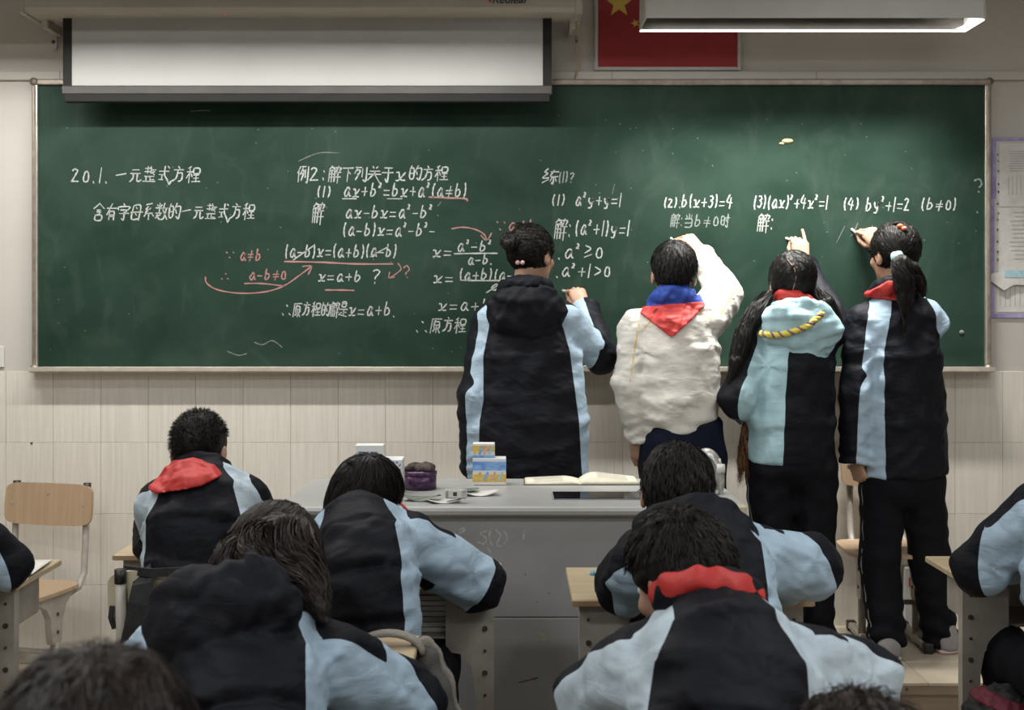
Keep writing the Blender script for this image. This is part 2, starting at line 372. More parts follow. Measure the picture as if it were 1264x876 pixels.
# ---------------------------------------------------------------- chalk writing
G = {
'a':"74 53 35 27 39 59 75;74 77 89 99", 'x':"14 34 48 69 89;84 57 39 19", 'y':"24 26 48 67 74;74 68 5B 2B", 'b':"30 26 29;25 54 76 68 49 29",
'+':"16 86;53 59", '-':"16 86", '=':"15 85;18 88", '(':"60 43 47 6A", ')':"30 53 57 3A", '2':"12 31 62 54 28 19 49 89", '^':"20 40 51 32 13 33 53",
'0':"52 33 27 49 78 74 52", '1':"50 4A", '3':"21 61 73 44 75 77 49 18", '4':"40 15 86;62 5A", '#':"15 85;17 87;62 4A", 'G':"21 73 26;29 87",
'>':"22 85 28", '?':"22 41 72 64 46 47;49 4A", '.':"49 5A", ':':"43 54;48 59", 'T':"42 53;18 29;78 89", 'B':"12 23;72 83;48 59", ' ':"", 'o':"55 46 49 79 75 55",
'一':"15 84", '元':"22 72;14 84;34 37 19;64 68 79 98", '整':"11 51;30 34;13 53;62 50;62 92;83 54;52 85;16 86;56 59;58 88;26 29;09 99",
'式':"13 83;50 55 78 9B A9;15 45;35 38;18 48;70 81", '方':"40 51;12 82;42 37 09;44 74 78 59",
'程':"30 11;03 43;21 2A;24 07;34 46;51 91 94 54 51;55 95;57 97;75 79;49 A9", '含':"50 03;50 93;34 64;35 65 56;27 77 7A 2A 27",
'有':"13 93;50 17;35 3A;35 75 7A;37 77;38 78", '字':"40 51;04 02 92 84;24 74 56;55 5A 39;16 96", '母':"21 19 79;21 81 7A;05 A5;42 53;46 57",
'系':"70 21;42 24 54;63 26 86;56 5A;36 18;76 98", '数':"03 53;30 36;11 22;51 42;06 56;27 18 4A;47 09;70 64;63 A3;93 79 5A;64 AA",
'的':"20 12;12 42 48 18 12;15 45;70 54;62 A2 99 78;64 76", '例':"30 14;22 2A;40 70;51 35;43 63 49;44 55;72 77;90 9A 8A",
'解':"30 12;21 51 43;13 1A;13 53 5A;15 55;17 57;33 3A;61 A1 93;80 65;65 62;64 A4;57 A7;84 8B", '下':"11 91;51 5A;53 75",
'列':"01 51;21 05;13 43 19;25 36;62 67;91 9A 79", '关':"30 41;70 61;13 93;05 A5;53 54 09;55 9A", '于':"21 81;04 94;51 5A 38",
'原':"11 91;11 0A;42 33 73 77 37 33;35 75;55 5A;47 29;67 8A", '是':"30 70 73 33 30;31 71;05 95;55 59;57 87;37 09;29 9A",
'当':"50 54;21 33;81 73;14 84 8A 1A;17 87", '时':"12 18 48 42 12;15 45;53 A3;80 8A 69;64 76", '练':"30 12 33 06 46;09 47;52 A2;71 55 A5;75 7A 69;66 58;86 98",
}
GW = {'^':.55, '(':.55, ')':.55, '1':.5, '.':.5, ':':.5, ' ':.8, '+':.9, '-':.8, '=':.9, '2':.85, '3':.8, '0':.85, '4':.95, 'T':1.3, 'B':1.3}
def smooth_poly(p, n=4):
    if len(p) < 3: return p
    q = [p[0]]+list(p)+[p[-1]]; out = []
    for i in range(1, len(q)-2):
        a, b_, c, d = [np.array(v, float) for v in q[i-1:i+3]]
        for k in range(n):
            t = k/n; out.append(tuple(.5*((2*b_)+(-a+c)*t+(2*a-5*b_+4*c-d)*t*t+(-a+3*b_-3*c+d)*t**3)))
    out.append(tuple(p[-1])); return out
def px_strokes(strokes, name, mat, parent, label=None, width=1.9, org=None, y=WY-.0355, Yp=WY):
    # strokes in picture measure on the board plane -> raised chalk ribbons
    org = np.array(parent_world(parent))
    V = []; F = []
    for st in strokes:
        p = smooth_poly(st)
        P = [W(a, b_, Yp) for a, b_ in p]
        n0 = len(V); hw = width/2*Yp/FPX
        for i, q in enumerate(P):
            d = P[min(i+1, len(P)-1)]-P[max(i-1, 0)]; l = math.hypot(d[0], d[2]) or 1; nx, nz2 = -d[2]/l, d[0]/l
            k = hw*(1+.25*math.sin(i*1.7+n0))*(.75 if i in (0, len(P)-1) else 1)
            e = np.array([d[0], 0, d[2]])/l*hw*.5*(1 if i == len(P)-1 else (-1 if i == 0 else 0))
            for s_ in (-1, 1): V.append((q[0]+nx*k*s_+e[0]-org[0], y-org[1], q[2]+nz2*k*s_+e[2]-org[2]))
        for i in range(len(P)-1):
            a_ = n0+2*i; F.append((a_, a_+1, a_+3, a_+2))
    o = mesh_obj(name, np.array(V), F, mat, None, smooth=False); o.parent = parent
    if label: o['label'] = label
    o['kind'] = 'stuff'
    return o
def glyph(ch, x, yb, h, w_):
    out = []
    for st in G[ch].split(';'):
        if not st.strip(): continue
        pts = []
        for t in st.split():
            gx, gy = int(t[0], 16), int(t[1], 16)
            pts.append((x+gx/9*w_+random.uniform(-.25, .25)-(gy-9)*h*.012, yb+(gy-9)/9*h+random.uniform(-.25, .25)))
        if len(pts) == 1: pts.append((pts[0][0]+.5, pts[0][1]+.5))
        out.append(pts)
    return out
def write(txt, x0, x1, yb, h, label, mat='chalk_white', extra=(), width=1.6):
    tot = sum(GW.get(c, 1) for c in txt); u = (x1-x0)/tot; x = x0; st = []
    for c in txt:
        gw = GW.get(c, 1)*u
        if c == '^': st += glyph(c, x, yb-h*.02, h, gw*.8)
        elif c != ' ': st += glyph(c, x+gw*.05, yb+random.uniform(-.6, .6), h, gw*.85)
        x += gw
    st += [list(e) for e in extra]
    return px_strokes(st, 'chalk_writing', mat, board, label, width)
write('20.1.', 90, 138, 225, 17, 'white chalk number 20.1 at the left')
write('一元整式方程', 143, 249, 225, 18, 'white chalk heading after the number 20.1')
write('含有字母系数的一元整式方程', 117, 316, 270, 18, 'white chalk subheading under the heading')
write('例2:解下列关于x的方程', 366, 553, 223, 17, 'white chalk line starting the worked example')
write('(1)', 391, 411, 243, 12, 'white chalk number one of the example')
write('ax+b^=bx+a^(a#b)', 424, 577, 243, 16, 'white chalk equation ax+b²=bx+a² (a≠b)', extra=[[(424,246),(441,246)],[(479,246),(497,246)]])
px_strokes([[(530,244),(552,245),(575,246),(577,249)]], 'chalk_underline', 'chalk_pink', board)
write('解', 385, 400, 273, 22, 'white chalk character 解 beside ax-bx')
write('ax-bx=a^-b^', 426, 535, 269, 15, 'white chalk equation ax-bx=a²-b²')
write('(a-b)x=a^-b^-', 423, 538, 291, 15, 'white chalk equation (a-b)x=a²-b²')
write('(a-b)x=(a+b)(a-b)', 352, 491, 317, 15, 'white chalk equation with crossed-out factors', extra=[[(364,321),(388,304)],[(458,317),(480,305)]])
px_strokes([[(353,323),(400,324),(440,326),(486,326)]], 'chalk_underline', 'chalk_pink', board)
write('x=a+b', 393, 448, 347, 13, 'white chalk result x=a+b in the middle')
write('?', 457, 473, 348, 17, 'white chalk question mark')
px_strokes([[(403,358),(420,358),(438,358.5)]], 'chalk_underline', 'chalk_pink', board)
write('T原方程的解是x=a+b.', 348, 490, 389, 16, 'white chalk conclusion line at the bottom')
write('x=', 533, 559, 317, 14, 'white chalk x= before the first fraction')
write('a^-b^', 563, 608, 310, 13, 'white chalk numerator a²-b²', extra=[[(561,313.5),(590,313),(614,313)]])
write('a-b.', 576, 609, 326, 12, 'white chalk denominator a-b')
write('x=', 534, 561, 349, 14, 'white chalk x= before the second fraction')
write('(a+b)(a-b)', 566, 650, 345, 13, 'white chalk numerator of the second fraction', extra=[[(570,346),(600,346.5),(628,346)]])
write('a-b', 603, 650, 358, 10, 'white chalk denominator with a strike', extra=[[(601,361),(626,345)]])
write('x=a+b', 540, 606, 383, 14, 'white chalk x=a+b beside the standing girl')
write('T原方程', 512, 575, 409, 17, 'white chalk line below the last x=a+b')
write('B', 279, 293, 319, 9, 'pink chalk dots before a≠b', 'chalk_pink')
write('a#b', 297, 325, 321, 14, 'pink chalk note a≠b', 'chalk_pink')
write('T', 274, 287, 345, 9, 'pink chalk dots before a-b≠0', 'chalk_pink')
write('a-b#0', 308, 356, 345, 13, 'pink chalk note a-b≠0', 'chalk_pink', extra=[[(304,350),(325,350),(352,353)]])
px_strokes([[(256,342),(258,350),(272,358),(300,362),(330,360),(352,353),(370,341),(386,329)],[(375,329),(386,329),(382,339)]], 'chalk_arrow', 'chalk_pink', board, 'long curved pink chalk arrow', 1.6)
px_strokes([[(492,325),(496,332),(490,338),(482,343)],[(482,336),(481,343),(488,342)],[(499,331),(503,328),(506,333),(502,337),(502,339)],[(503,342),(504,343)]], 'chalk_arrow', 'chalk_pink', board, 'small pink chalk arrow and question mark', 1.3)
px_strokes([[(558,283),(572,281),(588,284),(598,290),(601,297)],[(594,291),(601,297),(607,288)]], 'chalk_arrow', 'chalk_pink', board, 'pink chalk arrow above the first fraction', 1.6)
write('Ba#b', 610, 662, 284, 13, 'pink chalk note a≠b above the bun', 'chalk_pink')
write('练', 668, 688, 226, 17, 'white chalk character 练'); write('(1)?', 688, 709, 225, 12, 'faint chalk mark after 练', 'chalk_faint')
write('(1)', 679, 698, 253, 12, 'white chalk number one of the exercise')
write('a^y+y=1', 708, 767, 254, 15, 'white chalk equation a²y+y=1')
write('解:', 682, 706, 292, 22, 'white chalk character 解 beside (a²+1)y')
write('(a^+1)y=1', 708, 777, 290, 17, 'white chalk equation (a²+1)y=1')
write('.a^G0', 686, 745, 318, 16, 'white chalk inequality a²≥0')
write('.a^+1>0', 684, 754, 341, 15, 'white chalk inequality a²+1>0')
write('(2).', 817, 840, 256, 11, 'white chalk number two of the exercise')
write('b(x+3)=4', 838, 903, 256, 15, 'white chalk equation b(x+3)=4')
write('解:当b#0时', 825, 898, 279, 14, 'thin white chalk line under exercise two', 'chalk_faint', width=1.3)
write('(3)(ax)^+4x^=1', 927, 1020, 257, 15, 'white chalk exercise three equation')
write('解:', 931, 954, 284, 19, 'white chalk character 解 under exercise three')
write('(4)', 1037, 1058, 258, 13, 'white chalk number four of the exercise')
write('by^+1=2', 1064, 1120, 260, 16, 'white chalk equation by²+1=2')
write('(b#0)', 1132, 1178, 259, 14, 'white chalk condition (b≠0)')
px_strokes([[(1199,224),(1205,222),(1208,228),(1205,232)],[(1204,237),(1205,238)],[(1202,262),(1203,263)]], 'chalk_mark', 'chalk_faint', board)
px_strokes([[(316,422),(326,425),(338,420),(350,428)],[(283,433),(296,438),(306,436)],[(238,139),(250,138),(262,138)]], 'chalk_mark', 'chalk_smudge', board, None, 1.2)
px_strokes([[(1048,292),(1053,283),(1056,276)],[(1030,300),(1040,280)],[(755,240),(758,228)],[(545,250),(541,255)],[(370,200),(395,190),(420,190)]], 'chalk_mark', 'chalk_smudge', board, None, 1.0)
rs = random.Random(3)
px_strokes([[(x_, y_), (x_+rs.uniform(.5, 1.6), y_+rs.uniform(.3, 1.2))] for x_, y_ in [(rs.uniform(60, 1205), rs.uniform(140, 448)) for _ in range(110)]], 'chalk_specks', 'chalk_smudge', board, None, .9)
MB().tube([(0,0,0),(0,-.002,0)], .010, 12, sx=2.4).build('dried_scrap', 'brass_yellow', board, True).location = tuple(W(972,174,WY-.034)-np.array([0,WY-.004,1.1]))
MB().tube([(0,0,0),(0,-.002,0)], .005, 10, sx=2.4).build('dried_scrap', 'brass_yellow', board, True).location = tuple(W(965,177,WY-.034)-np.array([0,WY-.004,1.1]))
MB().tube([(0,0,0),(0,-.003,0)], .010, 10, sx=1).build('dried_scrap', 'chalk_smudge', board, True).location = tuple(W(1187,410,WY-.034)-np.array([0,WY-.004,1.1]))
er = thing('chalk_eraser', 'dark blue felt eraser lying on the chalk tray', 'eraser', W(738,457,WY-.07))
MB().box(-.06,.06,-.02,.02,-.002,.014,bev=.003).build('felt_pad', 'eraser_blue', er)
MB().box(-.06,.06,-.018,.018,.014,.020,bev=.002).build('grip_plate', 'steel_grey', er)
for i_, (px_, c_, l_) in enumerate(((1003,'chalk_white','short white chalk stick on the tray by the pigtail girl'), (575,'chalk_pink','pink chalk stub on the tray left of the bun girl'))):
    o_ = MB().tube([(0,0,0),(.035,0,.0)], .005, 8).build('chalk_stick', c_, None, True); o_.location = tuple(W(px_,452,WY-.075)+np.array([0,0,.004])); tag(o_, l_, 'chalk')

# ---------------------------------------------------------------- projection screen
SY = 5.30
def wx(px, Y=SY): return W(px, 0, Y)[0]
def wz(py, Y=SY): return W(0, py, Y)[2]
scr = thing('projection_screen', 'pulled-down white projection screen with black edges above the board', 'projection screen', (0, SY, wz(24)))
z0 = wz(24)
ca = MB().prism([(-.115, .004), (.07, .004), (.07, .14), (-.09, .14), (-.125, .10), (-.13, .02)], 'x', wx(44), wx(708)).build('screen_case', 'screen_case', scr)
MB().box(wx(38), wx(44), -.134, .075, -.004, .145, bev=.004).build('end_cap', 'screen_case', scr)
MB().box(wx(708), wx(717), -.134, .075, -.004, .145, bev=.004).build('end_cap', 'screen_case', scr)
MB().box(wx(78), wx(681), -.002, 0, wz(108)-z0, .01).build('screen_fabric', 'screen_cloth', scr)
MB().box(wx(78), wx(89), -.0035, .001, wz(108)-z0, .01).build('border', 'black_cloth', scr)
MB().box(wx(670), wx(681), -.0035, .001, wz(108)-z0, .01).build('border', 'black_cloth', scr)
MB().box(wx(77), wx(682), -.014, .012, wz(117)-z0, wz(106)-z0, bev=.004).build('bottom_bar', 'bar_grey', scr)
MB().box(wx(80), wx(679), -.010, .030, wz(126)-z0, wz(116)-z0, bev=.003).build('pull_rail', 'black_cloth', scr)
for px_ in (53, 707):
    MB().box(wx(px_)-.012, wx(px_)+.012, .02, .19, -.03, .01, bev=.003).build('bracket', 'screen_case', scr)
MB().box(wx(50)-.012, wx(50)+.004, .178, .185, -.085, .0).build('mount_strap', 'flag_frame', scr)
MB().tube([(wx(47), .175, -.055), (wx(47), .186, -.055)], .008, 10).build('screw', 'bolt_dark', scr)
MB().tube([(wx(713), .0, -.0), (wx(714), .15, -.05), (wx(712), .17, -.10), (wx(716), .17, -.16), (wx(712), .17, -.21)], .003, 6).build('cord', 'brass_yellow', scr, True)
MB().box(wx(714)-.005, wx(714)+.005, .15, .17, -.06, -.035).build('cord_clip', 'bolt_dark', scr)
def text_obj(body, size, loc, mat, parent, name, rx=math.pi/2, shear=0, bold=0, align='CENTER'):
    cu = bpy.data.curves.new(name, 'FONT'); cu.body = body; cu.size = size; cu.shear = shear; cu.offset = bold; cu.align_x = align; cu.extrude = .0004
    tmp = bpy.data.objects.new(name, cu); C.objects.link(tmp); dg = bpy.context.evaluated_depsgraph_get()
    me = bpy.data.meshes.new_from_object(tmp.evaluated_get(dg)); bpy.data.objects.remove(tmp)
    me.materials.clear(); me.materials.append(MATS[mat])
    o = bpy.data.objects.new(name, me); C.objects.link(o); o.rotation_euler = (rx, 0, 0); o.location = loc
    if parent is not None: o.parent = parent
    return o
text_obj('Redleaf', .046, (wx(628, SY-.13), -.1315, wz(4, SY-.13)-z0), 'print_dark', scr, 'lettering', shear=.35, bold=.0006)
MB().tube([(0,0,0),(0,-.001,0)], .006, 10).build('logo_mark', 'scarf_red', scr).location = (wx(605, SY-.13), -.1305, wz(1, SY-.13)-z0)
MB().box(-.02,.02,-.001,0,-.004,.004).build('sticker', 'print_pink', scr).location = (wx(278, SY-.13), -.122, wz(18, SY-.12)-z0)

# ---------------------------------------------------------------- flag
FY = WY-.02
fl = thing('national_flag', 'framed red flag with yellow stars behind the board lamp', 'flag', (W(824,0,FY)[0], FY, W(0,83,FY)[2]))
fx0 = W(738,0,FY)[0]-fl.location.x; fx1 = -fx0; fh = (fx1-fx0)*.62
MB().box(fx0, fx1, -.006, .012, 0, fh).build('panel', 'flag_red', fl)
t_ = .014
for bxx in ((fx0-t_, fx0, -t_, fh+t_), (fx1, fx1+t_, -t_, fh+t_), (fx0, fx1, -t_, 0), (fx0, fx1, fh, fh+t_)):
    MB().box(bxx[0], bxx[1], -.012, .016, bxx[2], bxx[3], bev=.002).build('frame_bar', 'flag_frame', fl)
def star(px, py, R, rot):
    V = []; 
    for k in range(10):
        a_ = math.pi/2+rot+k*math.pi/5; rr = R if k % 2 == 0 else R*.40; V.append((math.cos(a_)*rr, math.sin(a_)*rr))
    o = MB().prism(V, 'y', -.0075, -.0055).build('star', 'flag_yellow', fl); p = W(px, py, FY); o.location = (p[0]-fl.location.x, 0, p[2]-fl.location.z)
star(764, 5, .060, 0)
for px_, py_, ro in ((784, 29, .3), (795, 16, .0), (795, 1, .5), (783, -9, .9)): star(px_, py_, .020, ro)

# ---------------------------------------------------------------- board lamp (box shaped, open towards the board)
def board_lamp(cx, L, y0, y1, z, label, power, lz_):
    t = thing('board_lamp', label, 'lamp', (cx, (y0+y1)/2, z), 'lamps hanging above the chalkboard')
    d = (y1-y0)/2; h = L/2
    MB().prism([(-d, 0), (-d*.78, .17), (d*.78, .17), (d, .05), (d, .004), (d-.004, .004), (d-.004, .05), (d*.78-.004, .165), (-d*.78+.004, .165), (-d+.004, 0)], 'x', -h, h).build('housing', 'fixture_white', t)
    for s_ in (-1, 1):
        MB().prism([(-d, 0), (d, 0), (d, .05), (d*.78, .17), (-d*.78, .17)], 'x', s_*h-.003, s_*h+.003).build('end_plate', 'fixture_white', t)
    MB().box(-h+.004, h-.004, d-.0065, d-.0042, .004, .05).build('reflector', 'fixture_inner', t)
    MB().box(-h, h, d-.008, d+.001, -.004, .002).build('glowing_lip', 'tube_and_lip_glow', t)  # housing lip emits by itself, imitating tube light caught on the edge
    MB().prism([(h-.020, -d+.02), (h+.004, -d+.02), (h+.004, d), (h-.05, d)], 'z', -.005, -.001).build('glowing_lip', 'tube_and_lip_glow', t)  # flat emissive plate imitating the brightly lit end of the housing
    MB().tube([(-h+.05, 0, min(lz_+.035, .145)), (h-.05, 0, min(lz_+.035, .145))], .012, 8).build('tube', 'carton_white', t, True)
    for sx in (-h*.6, h*.6):
        MB().tube([(sx, 0, .17), (sx, 0, CEILZ-z)], .006, 8).build('hanger_rod', 'steel_grey', t)
    MB().prism([(-d*.90, .075), (-d*.84, .125), (-d*.84-.002, .125), (-d*.90-.002, .075)], 'x', -h+.17, -h+.25).build('rating_label', 'paper_grey', t)
    la = bpy.data.lights.new('tube_light', 'AREA'); la.shape = 'RECTANGLE'; la.size = L*.94; la.size_y = .05; la.energy = power; la.color = (1, .985, .94)
    lo = bpy.data.objects.new('tube_light', la); C.objects.link(lo); lo.parent = t; lo.location = (0, 0, lz_); lo.rotation_euler = (math.radians(15 if lz_ < .05 else 8), 0, 0)
    if lz_ > .05: la.spread = math.radians(80)
    return t
zl = 2.60; yf = FPX*(zl-1.5)/(379-38); yn = FPX*(zl-1.5)/(379-22)
lx0 = (790-CX)*yf/FPX; lx1 = (1190-CX)*yf/FPX
board_lamp((lx0+lx1)/2, lx1-lx0, yn, yf, zl, 'white box lamp with lit lower edge hanging at top right', BOARD_LIGHT, .112)
board_lamp(-1.90, 1.3, 4.42, 4.65, 2.66, 'left of two white box lamps above the picture, before the projection screen', SCREEN_LIGHT, .018)
board_lamp(-.50, 1.3, 4.42, 4.65, 2.66, 'right of two white box lamps above the picture, before the projection screen', SCREEN_LIGHT, .018)
def ceiling_lamp(x, y, label, power):
    t = thing('ceiling_lamp', label, 'lamp', (x, y, 2.95), 'classroom ceiling lamps above the desks')
    MB().prism([(-.15, 0), (-.08, .07), (.08, .07), (.15, 0), (.146, -.002), (.077, .064), (-.077, .064), (-.146, -.002)], 'x', -.62, .62).build('housing', 'fixture_white', t)
    for s_ in (-.045, .045): MB().tube([(-.59, s_, .03), (.59, s_, .03)], .014, 8).build('tube', 'tube_and_lip_glow', t, True)
    for s_ in (-.4, .4): MB().tube([(s_, 0, .07), (s_, 0, CEILZ-2.95)], .005, 6).build('hanger_rod', 'steel_grey', t)
    la = bpy.data.lights.new('tube_light', 'AREA'); la.shape = 'RECTANGLE'; la.size = 1.2; la.size_y = .25; la.energy = power; la.color = (.95, .98, 1)
    lo = bpy.data.objects.new('tube_light', la); C.objects.link(lo); lo.parent = t; lo.location = (0, 0, -.005)
for iy, y in enumerate((3.4, 1.7, -.4)):
    for ix, x in enumerate((-1.7, 1.7)):
        ceiling_lamp(x, y, 'hanging twin-tube ceiling lamp, %s row on the %s' % (('front', 'middle', 'rear')[iy], ('left', 'right')[ix]), CEIL_LIGHT[iy]*(1.5 if (iy, ix) == (0, 1) else 1))

# ---------------------------------------------------------------- posters
po = thing('notice_sheets', 'printed notice sheets in a purple taped border right of the board', 'poster', W(1243, 392, WY))
def pl(x0, x1, y0, y1, dy, mat, nm, lab=None, skew=0):
    a = W(x0, y0, WY); c = W(x1, y1, WY); L = po.location
    o = MB().prism([(a[0]-L.x+skew, a[2]-L.z), (c[0]-L.x+skew, a[2]-L.z), (c[0]-L.x, c[2]-L.z), (a[0]-L.x, c[2]-L.z)], 'y', -dy, -dy+.002).build(nm, mat, po)
    if lab: o['label'] = lab
    return o
pl(1224, 1330, 171, 391, .004, 'paper_grey', 'backing_sheet')
pl(1224, 1330, 170, 174, .007, 'tape_purple', 'tape'); pl(1221.5, 1330, 387, 392, .007, 'tape_purple', 'tape')
pl(1224, 1229, 174, 245, .007, 'tape_purple', 'tape'); pl(1222, 1226.5, 247, 388, .0075, 'tape_purple', 'tape')
pl(1233, 1300, 177, 255, .006, 'paper', 'sheet'); pl(1232, 1300, 257, 345, .006, 'paper', 'sheet'); pl(1229, 1300, 347, 385, .006, 'paper', 'sheet')
rs = random.Random(5)
mt = MB()
for k in range(9):
    a = W(1243+rs.uniform(0, 3), 187+k*3.0, WY); L = po.location
    mt.box(a[0]-L.x, a[0]-L.x+.25, -.0072, -.006, a[2]-L.z-.0018, a[2]-L.z+.0012)
for k in range(12):
    a = W(1245+rs.uniform(0, 8), 262+k*5.2, WY); mt.box(a[0]-L.x, a[0]-L.x+.25, -.0072, -.006, a[2]-L.z-.002, a[2]-L.z+.001)
for k in range(6):
    a = W(1244+k*5, 217, WY); mt.box(a[0]-L.x, a[0]-L.x+.002, -.0072, -.006, a[2]-L.z-.08, a[2]-L.z)
for k in range(6):
    a = W(1234+k*6, 352, WY); mt.box(a[0]-L.x, a[0]-L.x+.002, -.0072, -.006, a[2]-L.z-.09, a[2]-L.z)
mt.build('print_lines', 'print_grey', po)['kind'] = 'stuff'
a = W(1214, 344, WY); L = po.location
MB().prism([(a[0]-L.x, a[2]-L.z), (a[0]-L.x+.035, a[2]-L.z+.025), (a[0]-L.x+.07, a[2]-L.z+.03), (a[0]-L.x+.25, a[2]-L.z+.045), (a[0]-L.x+.25, a[2]-L.z-.03), (a[0]-L.x+.12, a[2]-L.z-.025), (a[0]-L.x+.08, a[2]-L.z-.05), (a[0]-L.x+.03, a[2]-L.z-.015)], 'y', -.020, -.017).build('torn_flap', 'paper', po)['label'] = 'torn paper flap with pale blue print'
MB().box(a[0]-L.x+.08, a[0]-L.x+.25, -.0215, -.020, a[2]-L.z+.005, a[2]-L.z+.035).build('print_patch', 'print_cyan', po)
mt = MB()
for k in range(14):
    a = W(1230.5+rs.uniform(-.6, .6), 190+k*12+rs.uniform(-3, 3), WY); mt.box(a[0]-L.x, a[0]-L.x+.005, -.0082, -.006, a[2]-L.z, a[2]-L.z+.005+rs.uniform(0, .006))
mt.build('staple_marks', 'bolt_dark', po)
sw = thing('wall_switch', 'small white wall switch left of the chalkboard', 'switch', W(-3, 440, WY)); 
MB().box(-.03,.03,-.012,-.0,-.045,.045,bev=.003).build('plate', 'switch_white', sw); MB().box(-.012,.012,-.016,-.011,-.02,.02,bev=.002).build('rocker', 'switch_white', sw)
MB().tube([(W(40,0,WY)[0], WY-.0095, W(0,546.5,WY)[2]), (W(40,0,WY)[0], WY-.011, W(0,546.5,WY)[2])], .005, 8).build('drill_hole', 'bolt_dark', wall)

# ---------------------------------------------------------------- lectern
LYF, LYB = 4.01, 4.66; lz = CAMZ-(625-HY)/S(LYF)
lX0, lX1 = (346-CX)/S(LYF), (921-CX)/S(LYF)
le = thing('teacher_desk', 'wide grey steel teacher desk in front of the chalkboard', 'desk', ((lX0+lX1)/2, (LYF+LYB)/2, 0))
hx = (lX1-lX0)/2; hy = (LYB-LYF)/2
pr = [(-hy, lz-.030), (-hy-.006, lz-.024), (-hy-.008, lz-.013), (-hy-.004, lz-.004), (-hy+.006, lz), (hy, lz), (hy, lz-.032), (-hy+.01, lz-.032)]
MB().prism(pr, 'x', -hx, hx).build('desktop', 'steel_top', le)
ins = .022
z_s = CAMZ-(762-HY)/S(LYF+ins)
MB().box(-hx+ins, hx-ins, -hy+ins, -hy+ins+.02, z_s+.0015, lz-.032, bev=.002).build('upper_panel', 'steel_grey', le)
MB().box(-hx+ins, hx-ins, -hy+ins, -hy+ins+.02, .03, z_s-.0015, bev=.002).build('lower_panel', 'steel_grey', le)
for s_ in (-1, 1): MB().box(s_*(hx-ins)-.009-s_*.010, s_*(hx-ins)+.009-s_*.010, -hy+ins+.021, hy-.02, .03, lz-.032, bev=.002).build('side_panel', 'steel_grey', le)
MB().box(-hx+ins+.02, hx-ins-.02, -hy+ins+.025, hy-.03, .03, .06).build('bottom_plate', 'steel_grey', le)
MB().box(-hx+ins+.02, hx-ins-.02, -hy+ins+.025, hy-.05, .42, .44).build('shelf', 'steel_grey', le)
MB().box(-hx+ins+.02, hx-ins-.02, -hy+.05, hy-.03, 0, .03).build('plinth', 'black_plastic', le)
MB().box(hx-.03, hx+.002, -hy-.008, -hy+.05, lz-.034, lz+.0015, bev=.003).build('corner_guard', 'beige_board', le)
# scribbles left in chalk on the front panel
def le_strokes(st, mat, wdt=1.6):
    return px_strokes(st, 'chalk_scribble', mat, le, None, wdt, y=LYF+ins-.0008, Yp=LYF+ins)
le_strokes([[(602,655),(593,658),(600,664),(598,671),(590,669)],[(606,652),(604,664),(608,673)],[(612,654),(618,660),(613,672),(618,674)],[(620,654),(626,662),(622,672)],[(602,676),(606,682)]], 'chalk_white', 1.8)
le_strokes([[(647,655),(646,665)],[(567,653),(574,652),(570,657),(567,656)]], 'chalk_white', 2.4)
le_strokes([[(666,780),(670,783),(672,789),(668,790)]], 'brass_yellow', 2.2)
le_strokes([[(648,708),(649,709)],[(677,731),(678,733)],[(662,742),(663,743)],[(640,842),(664,836)]], 'bolt_dark', 1.2)

def on_desk(px, py):                              # point on the teacher desk surface below a picture point
    Y = FPX*(CAMZ-lz)/(py-HY); return np.array([(px-CX)*Y/FPX, Y, lz+.001])
# two printed boxes
def carton(name, label, p, w_, d_, h_, bands, mats_extra=True):
    t = thing(name, label, 'box', p)
    MB().box(-w_/2, w_/2, -d_/2, d_/2, 0, h_, bev=.0015).build('carton', 'carton_white', t)
    for (a0, a1, m_) in bands:
        MB().box(-w_/2-.0006, w_/2+.0006, -d_/2-.0008, d_/2+.0006, h_*a0, h_*a1).build('printed_band', m_, t)
    return t
p = on_desk(604, 599); sB = S(p[1])
big = carton('chalk_box', 'larger white carton with blue and gold print on the teacher desk', p+np.array([0,.035,0]), 41/sB, .07, 33/sB, [(.12,.40,'print_gold'),(.55,.88,'print_sky')])
sml = carton('chalk_box', 'smaller gold and blue carton standing on the larger printed carton', p+np.array([-7/sB,.03,33/sB+.0005]), 27/sB, .05, 18/sB, [(.02,.2,'print_sky'),(.45,.85,'print_gold')])
for t_, w_, h_, d_ in ((big, 41/sB, 33/sB, .07), (sml, 27/sB, 18/sB, .05)):
    for k, m_ in enumerate(('print_gold', 'print_sky', 'print_pink', 'print_cyan')):
        MB().prism([(-.012,0),(-.004,-.004),(.010,.024),(.004,.028)], 'y', -d_/2-.0016, -d_/2-.0008).xf(loc=(-w_*.32+k*w_*.22, 0, h_*(.2 if t_ is big else .3))).build('printed_figure', m_, t_)
# round purple tin
p = on_desk(517, 606); st_ = S(p[1]); R_ = 20.5/st_
tin = thing('round_tin', 'round purple shimmering tin with dark clutter on top', 'tin', p+np.array([0, R_, 0]))
MB().tube([(0,0,0),(0,0,.048)], R_, 28).build('can', 'tin_purple', tin, True)
MB().tube([(0,0,.047),(0,0,.060)], [R_*1.03, R_*1.03], 28).build('lid', 'tin_purple', tin, True)
def blob(rx, ry, rz, seed=0, n=14, amp=.2):
    r2 = random.Random(seed); V = []; F = []
    for i in range(n+1):
        th = math.pi*i/n
        for j in range(2*n):
            ph = math.pi*j/n; k = 1+amp*math.sin(3*ph+seed)*math.sin(2*th+seed)+amp*.6*math.sin(7*ph+2*th)*math.sin(th)
            V.append((rx*math.sin(th)*math.cos(ph)*k, ry*math.sin(th)*math.sin(ph)*k, rz*math.cos(th)*k))
    for i in range(n):
        for j in range(2*n):
            F.append((i*2*n+j, (i+1)*2*n+j, (i+1)*2*n+(j+1) % (2*n), i*2*n+(j+1) % (2*n)))
    return V, F
